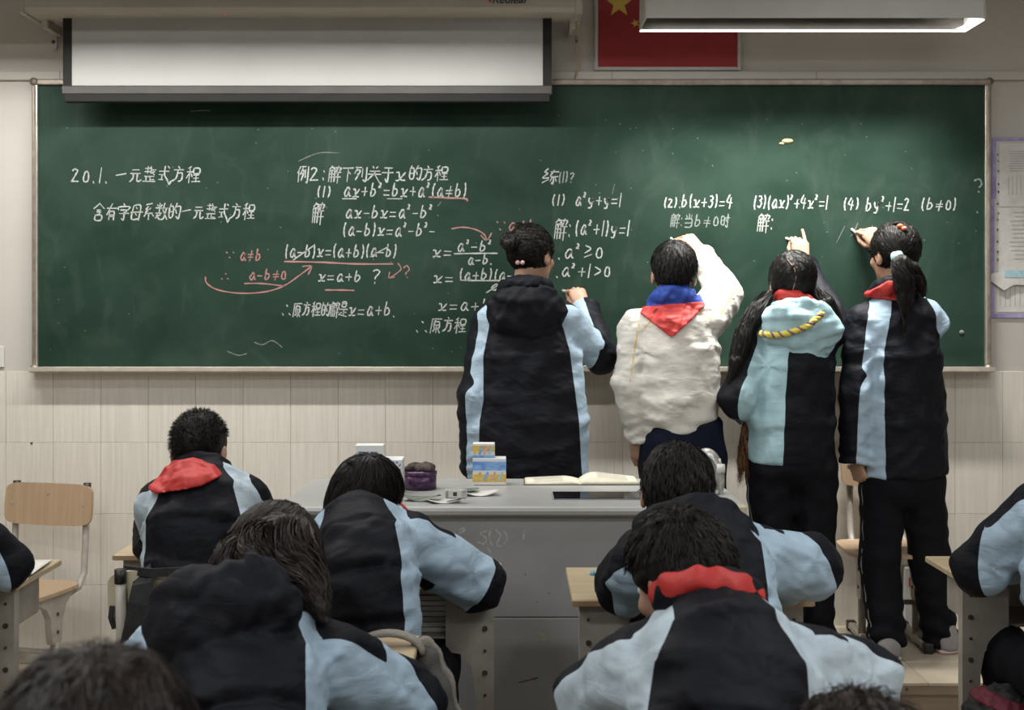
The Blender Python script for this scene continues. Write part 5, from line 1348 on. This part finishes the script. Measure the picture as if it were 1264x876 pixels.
for k, (m_, rr) in enumerate((('brass_cord', .0075), ('brass_cord', .0075), ('cord_violet', .0045))):
    if m_ not in MATS: noise_mat(m_, *(((.60,.52,.06), (.75,.66,.14)) if m_ == 'brass_cord' else ((.20,.08,.16), (.30,.14,.24))), (60,60,60), .7)
    hel = []
    for i, p in enumerate(pts):
        a_ = i*.75+k*2*math.pi/3; d = unit(pts[min(i+1, n-1)]-pts[max(i-1, 0)]); u = unit(np.cross(d, (0, 1, 0))); v = np.cross(d, u)
        hel.append(tuple(p-loc0+(u*math.cos(a_)+v*math.sin(a_))*(.0055 if k < 2 else .0085)))
    MB().tube(hel, rr, 7).build('cord_strand', m_, root, True)['label'] = 'yellow strand of the twisted hood cord' if k < 2 else 'violet strand of the twisted hood cord'
v, f_ = bundle([W(921,520,4.98), W(919,545,4.98), W(918,575,4.98), W(919,602,4.98)], [.012,.020,.026,.026], 260, .004, 77, 1.0, 12)
mesh_obj('knitted_tassel', v, f_, 'knit_brown', root)['label'] = 'brown knitted tassel hanging at her left hip'
# ---- girl with the ponytail
sp = stand('ponytail', 'girl with a ponytail and turquoise hair tie writing at the right end of the board', seed=23, h=.0068,
 torso=[sect(1115,582,5.05,54,.135,.82), sect(1113,520,5.05,54,.135,.82), sect(1110,440,5.05,52,.13,.80), sect(1107,392,5.06,44,.11,.70), sect(1105,366,5.06,22,.065,1.0)],
 shift=.032, shL=W(1068,398,5.05), shR=W(1146,394,5.07),
 arms=[arm_(W(1066,402,5.05), W(1057,486,4.99), W(1054,566,5.0), (.070,.064,.054), (.55,.55), (1,-.8,0), hand=(W(1056,566,5.0), (.25,.1,-1), (-.85,-.5,0), 'L', C_FIST, T_REST)),
       arm_(W(1146,398,5.07), W(1134,392,5.29), W(1088,306,5.37), (.066,.058,.048), (.0,.3), (1,-.4,0),
            hand=(W(1087,303,5.385), (-.50,.25,.66), (-.05,-1,.30), 'R', C_PINCH, T_PINCH), chalk=(-.5,.5,.6), chalk_label='white chalk held left of the head of the ponytail girl')],
 head=dict(c=W(1103,315,5.09), rot=(-24,8,0), s=1.0, hair=dict(f=hair_cap(.012, -.086, .040, 9, .0015), mode='tie', ties=[W(1108,318,4.955)], jit=.10, n=3000, steps=4, step=.014, w=.0022,
      locks=[([W(1108,318,4.965), W(1113,326,4.93), W(1117,345,4.92), W(1118,368,4.92), W(1115,392,4.92)], [.020,.038,.040,.032,.008]),
             ([W(1110,320,4.97), W(1126,330,4.95), W(1137,350,4.95), W(1140,366,4.95)], [.018,.024,.022,.008])], nl=420,
      wisps=[([W(1116,385,4.91), W(1117,405,4.90), W(1118,420,4.90)], [.010,.006,.002], 40)])),
 collar=dict(r=.080, tube=.024, lift=.022, tilt=.35),
 hips=W(1114,585,5.05), hipsize=(.160,.12), rs=.068, rt=.088, stripe=True, rk=.076, ra=.068,
 legs=[(W(1090,600,5.05), W(1086,690,5.03), ankle(1095,5.0)), (W(1138,600,5.05), W(1147,690,5.07), ankle(1160,5.1))], shoes=[(foot(1096,5.0),12,'shoe_grey'),(foot(1162,5.1),-18,'shoe_grey')],
 scarves=[dict(name='neckerchief', mat='scarf_red', t=.014, region=red_tri(5.06, [(1062,366),(1075,356),(1088,347),(1120,346),(1126,352),(1110,371),(1105,372)]), box=[W(1050,385,5.15), W(1140,335,4.8)])])
root = sp['fn']['root']; b0 = np.array(sp['base'])
o = MB().tube([tuple(W(1104,319,4.965)-b0), tuple(W(1112,317,4.945)-b0)], [.026,.024], 14).build('hair_tie', 'hair_tie', root, True); o['label'] = 'turquoise hair tie'
for k, (px, py, m_) in enumerate(((1106,274,'hair'), (1111,277,'clip_orange'), (1116,280,'clip_orange'))):
    o = MB().add(*blob(.012,.012,.009,k,8,.1)).build('hair_clip', m_, root, True); o.location = Vector(tuple(on_hair(sp, px, py+2)-b0))
    if k: o['label'] = 'orange hair clip'
# ---- seated: boy with spiky hair
def scarf_chain(Yp, pts, hw, ymax=None): return lambda P: np.maximum(chain(P, Yp, pts, hw/S(Yp)), P[:, 1]-(ymax or 99))
sp = mkseated('spiky', 'seated boy with short spiky hair and red neckerchief left of the teacher desk', 3.66, 240, seed=31, h=.0072, cloth='uniform_pale',
 torso=[sect(243,690,3.66,66,.13,.86), sect(247,655,3.68,68,.13,.84), sect(251,622,3.73,64,.12,.70), sect(252,602,3.77,50,.10,.60), sect(251,588,3.80,27,.07,1.0)],
 shL=W(200,618,3.78), shR=W(302,614,3.78), rs=.062,
 arms=[arm_(W(197,622,3.78), W(190,668,3.94), W(222,664,4.14), (.066,.062,.05), (.2,.2), (0,-1,0)),
       arm_(W(304,618,3.78), W(326,648,3.95), W(290,655,4.16), (.068,.062,.05), (-.3,.2), (-.4,-1,.0))], yref=(-.25,-1,.1), yc=.1,
 yoke=0, head=dict(c=W(247,557,3.87), rot=(8,14,0), s=.96, hair=dict(earfree=1, f=hair_cap(.007, -.060, .030, 12, .0015, lam=.012, ear=1), n=5500, steps=2, step=.0055, jit=.35, stick=.7, w=.0018, fall=.3)),
 collar=dict(r=.070, tube=.016, lift=.012),
 scarves=[dict(name='neckerchief', mat='scarf_red', t=.016, region=(lambda P: np.maximum(poly2d(P, 3.75, [(194,596),(212,571),(240,565),(268,572),(283,586),(262,590),(236,603),(224,606)])-.004, P[:, 1]-3.84)), box=[W(185,615,3.9), W(295,555,3.55)])])
# ---- seated: girl with the red glasses
sp = mkseated('glasses', 'seated girl with red glasses bent over her desk, elbow out to the right', 3.20, 458, seed=37, h=.0070,
 torso=[sect(456,765,3.17,62,.13,.80), sect(452,725,3.2,66,.135,.78), sect(447,684,3.27,66,.13,.74), sect(444,656,3.35,54,.11,.66), sect(441,634,3.42,28,.07,1.1)],
 shL=W(386,676,3.38), shR=W(505,668,3.36), rs=.066,
 arms=[arm_(W(384,680,3.38), W(372,720,3.56), W(430,716,3.78), (.070,.066,.05), (.2,.3), (0,-1,-.2)),
       arm_(W(508,672,3.36), W(590,719,3.46), W(540,716,3.76), (.078,.070,.055), (.50,-.05), (-.1,-1,.42))], yc=.35,
 head=dict(c=W(455,614,3.50), rot=(62,24,14), s=.92, hair=dict(earfree=1, f=hair_cap(.008, -.100, .036, 14, .002, low=.03), mat='hair', n=5000, steps=5, step=.013, jit=.10, w=.0022, fall=.8,
      wisps=[([W(438,580,3.46), W(431,570,3.44), W(426,572,3.43)], [.01,.008,.004], 24)])),
 collar=dict(r=.074, tube=.024, lift=-.015, tilt=.1))
root = sp['fn']['root']; b0 = np.array(sp['base']); HCg, HAg = sp['fn']['HC'], sp['fn']['HA']
gl = lambda *v: tuple(HCg+np.array(v)@HAg-b0)
MB().tube([gl(.084,-.005,.012), gl(.082,.06,.012), gl(.066,.098,.012), gl(.014,.108,.012), gl(-.014,.108,.012), gl(-.066,.098,.012)], .0042, 8).build('glasses', 'glasses_red', root, True)
# ---- seated: student by the silver device
sp = mkseated('device', 'seated student with a dark hood, right elbow out, before the silver device', 2.95, 878, seed=41, h=.0068,
 torso=[sect(878,790,2.93,78,.14,.80), sect(880,750,2.95,80,.145,.80), sect(878,712,3.01,80,.14,.76), sect(866,676,3.08,66,.12,.68), sect(852,645,3.14,32,.08,1.2)],
 shL=W(795,690,3.12), shR=W(935,684,3.10), rs=.070,
 arms=[arm_(W(792,694,3.12), W(768,722,3.28), W(815,726,3.52), (.076,.070,.055), (.15,.2), (.3,-1,0)),
       arm_(W(938,690,3.10), W(1000,701,3.18), W(950,722,3.46), (.080,.076,.06), (.38,-.15), (-.2,-1,.12))], yc=.40,
 head=dict(c=W(836,612,3.22), rot=(10,34,3), s=1.0, hair=dict(f=hair_cap(.011, -.085, .036, 16, .0025, ear=1), n=5000, steps=3, step=.012, jit=.12, w=.002, fall=.5)),
 hood=dict(back=.085, drop=.045, R=(.145,.055,.085), rr=.086, tube=.034, lift=.0, tilt=.1))
# ---- seated: long haired girl in the hooded jacket
sp = mkseated('long', 'seated girl with long brown hair over a big dark hood, lower left', 2.42, 300, seed=47, h=.0064,
 torso=[sect(300,960,2.42,96,.14,.84), sect(300,905,2.46,100,.15,.82), sect(299,850,2.54,104,.145,.80), sect(296,802,2.62,88,.125,.80), sect(300,765,2.68,44,.085,1.2)],
 shL=W(200,815,2.66), shR=W(402,812,2.66), rs=.076,
 arms=[arm_(W(196,818,2.66), W(176,862,2.84), W(240,880,3.06), (.084,.078,.06), (-.75,-.4), (.2,-1,.3)),
       arm_(W(408,818,2.66), W(500,868,2.78), W(440,900,3.04), (.086,.080,.06), (.1,-.25), (-.35,-1,-.15))], yoke=0,
 head=dict(c=W(336,700,2.86), rot=(18,46,8), s=1.02, hair=dict(f=hair_cap(.018, -.10, .045, 18, .0015, low=.03), mat='hair_brown', n=7000, steps=6, step=.015, jit=.06, w=.0022, fall=1.0, crown=(0,.02,.11),
      locks=[([W(300,680,2.80), W(284,700,2.76), W(262,716,2.74), W(246,728,2.74)], [.05,.045,.028,.008]),
             ([W(345,668,2.80), W(362,692,2.76), W(374,712,2.72), W(386,732,2.68), W(396,750,2.64), W(402,768,2.60)], [.07,.064,.052,.036,.020,.006]), ([W(325,668,2.80), W(318,695,2.74), W(325,722,2.71)], [.06,.05,.03])], nl=1300)),
 hood=dict(back=.145, drop=.045, R=(.150,.080,.115), rr=.090, tube=.034, lift=-.02, side=-.015, tilt=.05))
# ---- seated: near boy with red neckerchief
sp = mkseated('nearboy', 'nearest seated boy with a red neckerchief round his collar, lower right', 2.22, 893, seed=53, h=.0062, cloth='uniform_pale',
 torso=[sect(893,970,2.22,112,.15,.86), sect(894,915,2.25,116,.155,.84), sect(894,855,2.31,120,.15,.74), sect(888,800,2.37,98,.13,.62), sect(876,752,2.43,50,.085,1.0)],
 shL=W(790,828,2.40), shR=W(985,822,2.40), rs=.076, shift=.0,
 arms=[arm_(W(785,832,2.40), W(738,864,2.54), W(810,900,2.78), (.084,.078,.06), (-.45,-.5), (.2,-1,-.5)),
       arm_(W(992,828,2.40), W(1058,846,2.50), W(990,900,2.76), (.086,.082,.062), (-.22,-.4), (-.2,-1,-.55))], yc=.05, yref=(0,-1,-.35),
 yoke=0, head=dict(c=W(841,716,2.52), rot=(-40,28,-4), s=1.04, hair=dict(earfree=1, f=hair_cap(.014, -.050, .022, 20, .0022, lam=.03, ear=1), n=7000, steps=3, step=.010, jit=.16, w=.0018, fall=.3)),
 collar=dict(r=.084, tube=.024, lift=.015, tilt=.1),
 scarves=[dict(name='neckerchief', mat='scarf_red', h=.0035, ring=(.095,.0155,.020,.12), nz=.0025, region=(lambda P: np.maximum(P[:, 1]-2.62, P[:, 0]-W(948,0,2.36)[0])), box=[W(780,790,2.62), W(965,660,2.15)])])
# ---- seated right edge
sp = mkseated('right', 'student at the right edge leaning a sleeve on the desk, face outside the picture', 3.30, 1380, seed=59, h=.0075,
 torso=[sect(1333,745,3.28,68,.13,.6), sect(1335,700,3.28,70,.13,.6), sect(1335,650,3.30,68,.125,.6), sect(1330,610,3.34,55,.105,.6), sect(1328,585,3.38,28,.07,1.0)],
 shL=W(1282,630,3.34), shR=W(1385,630,3.34), rs=.066,
 arms=[arm_(W(1278,636,3.34), W(1210,700,3.44), W(1268,688,3.70), (.078,.070,.055), (.30,.3), (.15,-1,.10)),
       arm_(W(1385,636,3.34), W(1400,700,3.45), W(1350,690,3.70), (.072,.066,.055))],
 head=dict(c=W(1318,548,3.44), rot=(-4,20,0), s=1.0, hair=dict(f=hair_cap(.014, -.085, .04, 22, .003), n=1500)), collar=dict(r=.072, tube=.018, lift=.014))
# ---- seated left edge
sp = mkseated('left', 'student past the left edge whose elbow rests on the far left desk', 3.25, -185, seed=61, h=.0085,
 torso=[sect(-135,745,3.24,68,.13,.6), sect(-130,700,3.25,70,.13,.6), sect(-128,650,3.28,66,.125,.6), sect(-126,620,3.32,54,.105,.6), sect(-125,598,3.36,28,.07,1.0)],
 shL=W(-180,640,3.34), shR=W(-72,638,3.34), rs=.066,
 arms=[arm_(W(-185,645,3.34), W(-200,700,3.48), W(-150,690,3.70), (.072,.066,.055)),
       arm_(W(-68,644,3.34), W(5,697,3.46), W(-50,692,3.72), (.072,.066,.055), (.25,.25), (-.1,-1,-.15))],
 head=dict(c=W(-118,560,3.44), rot=(4,20,0), s=1.0, hair=dict(f=hair_cap(.014, -.085, .04, 24, .003), n=1500)), collar=dict(r=.072, tube=.018, lift=.014))
# ---- nearest heads
sp = mkseated('lowleft', 'nearest student, only the dark untidy hair in view at lower left', 1.14, 130, seed=67, h=.009,
 torso=[sect(130,1420,1.14,190,.14,.8), sect(130,1330,1.15,200,.145,.8), sect(128,1220,1.19,200,.14,.75), sect(125,1130,1.24,160,.12,.7), sect(122,1060,1.30,80,.08,1.0)],
 shL=W(-60,1180,1.26), shR=W(310,1180,1.26), rs=.07,
 arms=[arm_(W(-65,1190,1.26), W(-110,1400,1.36), W(20,1380,1.56), (.076,.07,.055)), arm_(W(315,1190,1.26), W(360,1400,1.36), W(240,1380,1.56), (.076,.07,.055))],
 head=dict(c=W(118,968,1.36), rot=(0,24,0), s=1.0, hair=dict(f=hair_cap(.020, -.09, .05, 26, .004, lam=.05, wide=1.06), mat='hair_brown', n=7000, steps=4, step=.013, jit=.22, w=.0018, fall=.3)), collar=dict(r=.078, tube=.02, lift=.02))
sp = mkseated('lowright', 'nearest student at lower right, only the crown of the head in view', 1.48, 1066, seed=71, h=.009,
 torso=[sect(1066,1270,1.48,150,.14,.8), sect(1066,1220,1.50,155,.145,.8), sect(1066,1150,1.55,150,.14,.75), sect(1064,1090,1.62,120,.12,.7), sect(1062,1050,1.68,60,.08,1.0)],
 shL=W(930,1120,1.62), shR=W(1190,1120,1.62), rs=.07,
 arms=[arm_(W(926,1126,1.62), W(900,1200,1.76), W(1000,1180,1.90), (.076,.07,.055)), arm_(W(1194,1126,1.62), W(1220,1200,1.76), W(1120,1180,1.90), (.076,.07,.055))],
 head=dict(c=W(1062,986,1.74), rot=(0,35,0), s=1.0, hair=dict(f=hair_cap(.018, -.09, .05, 28, .004, wide=1.06), mat='hair_brown', n=4000, steps=4, step=.013, jit=.3, w=.0022, fall=.4)), collar=dict(r=.078, tube=.02, lift=.02))

# ---------------------------------------------------------------- soft things and the device
def sdf_part(f, lo, hi, h, name, mat, parent, base, attr=None):
    v, q = nets(f, lo, hi, h); o = mesh_obj(name, v-np.array(base), q, mat, None); o.parent = parent; return o
p0 = W(1232,876,3.45); p0 = np.array([p0[0], 3.42, 0.30])
bg = thing('jacket_bundle', 'black jacket bundle with a maroon band beside the right desk leg', 'jacket', tuple(p0-np.array([0,0,.30])))
bc = W(1232,905,3.42)
f = lambda P: smin(ell(P, bc+np.array([0,0,.02]), (.092,.09,.105)), ell(P, bc+np.array([.03,.0,-.12]), (.10,.10,.15)), .05)-.006*waves(P, 5, .07, 5, 2)-.004*waves(P, 6, .03, 5, 2)
sdf_part(f, bc-.32, bc+.25, .006, 'folded_cloth', 'bag_black', bg, bg.location)
f2 = lambda P: np.maximum(f(P)-.004, np.abs((P-f32(bc))@f32(unit((.35,0,1)))-.085)-.018)
sdf_part(f2, bc-.32, bc+.25, .005, 'maroon_band', 'bag_maroon', bg, bg.location)
# grey bag hung on the chair back
bc = W(508,815,2.96); bc = np.array([bc[0], 2.93, bc[2]])
bag = thing('school_bag', 'grey school bag with thin pale piping hung over the chair back', 'bag', (bc[0], bc[1], .3))
f = lambda P: ell(P, bc+np.array([.03,-.02,-.17]), (.085,.06,.235))-.004*waves(P, 8, .08)
sdf_part(f, bc-.45, bc+.3, .007, 'bag_body', 'bag_grey', bag, bag.location)
g = lambda P: np.maximum(np.abs(f(P)-.001)-.0045, np.abs(P[:, 1]-float(bc[1]-.035))-.005)
sdf_part(g, bc-.45, bc+.3, .004, 'piping', 'bag_strap', bag, bag.location)
strap = []
for i in range(13):
    a_ = math.pi*(i/12); strap.append(tuple(bc+np.array([-.045-.075*math.cos(a_), -.04+.0*i, .045*math.sin(a_)+.035])-np.array(bag.location)))
MB().tube(strap, .008, 8, sx=2.6).build('shoulder_strap', 'bag_strap', bag, True)
v_, q_ = nets(lambda P: ell(P, bc+np.array([-.045,-.045,-.01]), (.06,.03,.05))-.006*np.sin(np.arctan2(P[:, 0]-bc[0]+.045, P[:, 2]-bc[2]+.06)*14)-.003*waves(P, 3, .03), bc-.14, bc+.12, .004)
pb = mesh_obj('plastic_bag', v_, q_, 'plastic_bag', None); tag(pb, 'crumpled pale plastic bag between chair back and grey school bag', 'bag')
# black straps over the chair of the spiky boy
sb = thing('bag_straps', 'black cloth strap bundle hanging over the beige chair back at left', 'bag', (W(190,0,3.4)[0], 3.40, .55))
def rect_strip(pts, wd, th=.006):
    mb = MB(); L = np.array(sb.location); Pp = [np.array(W(a, b_, y_))-L for a, b_, y_ in pts]; V = []
    for i, p in enumerate(Pp):
        d = unit(Pp[min(i+1, len(Pp)-1)]-Pp[max(i-1, 0)]); s_ = unit(np.cross(d, (0, 1, 0)))*wd/2
        V += [p-s_, p+s_, p+s_+np.array([0, th, 0]), p-s_+np.array([0, th, 0])]
    F = []
    for i in range(len(Pp)-1):
        for k in range(4): F.append((4*i+k, 4*i+(k+1) % 4, 4*i+4+(k+1) % 4, 4*i+4+k))
    F += [(3, 2, 1, 0), tuple(range(4*len(Pp)-4, 4*len(Pp)))]
    return mb.add(V, F)
rect_strip([(175,704,3.43),(176,720,3.37),(171,745,3.36),(166,775,3.36),(160,800,3.37)], .055).build('strap', 'bag_black', sb)
rect_strip([(152,703,3.42),(185,707,3.38),(215,706,3.37),(250,702,3.40)], .022).build('strap', 'bag_black', sb)
rect_strip([(212,708,3.37),(204,735,3.365),(194,765,3.37)], .020).build('strap', 'bag_black', sb)
rect_strip([(184,742,3.36),(205,746,3.36),(225,742,3.37)], .016).build('strap', 'bag_black', sb)
rect_strip([(138,748,3.40),(136,762,3.395),(141,776,3.40)], .012).build('strap', 'bag_black', sb)
# silver device
dl = np.array(dv.location); dc = W(872,592,4.30)
def hoodf(P):
    q = P-f32(dc); o_ = ell(P, dc, (.060,.05,.105)); i_ = ell(P, dc-np.array([.012,.02,.01]), (.052,.052,.095)); return np.maximum(np.maximum(o_, -i_), -q[:, 2]-.10)
sdf_part(hoodf, dc-.14, dc+.14, .004, 'curved_hood', 'device_silver', dv, dl)
kx = W(889,578,4.27)-dl
MB().tube([tuple(kx+np.array([-.012,0,0])), tuple(kx+np.array([.014,0,0]))], [.016,.015], 16).build('side_knob', 'device_white', dv, True)
MB().tube([tuple(kx+np.array([.0,0,.014])), tuple(kx+np.array([-.002,0,.032]))], .004, 8).build('lever', 'device_white', dv, True)
MB().box(-.04,.05,-.04,.05,0,.02,bev=.004).build('base', 'device_white', dv)
MB().tube([(.03,0,.015), tuple(dc-dl+np.array([.045,0,-.04]))], .008, 10).build('stand', 'device_white', dv, True)
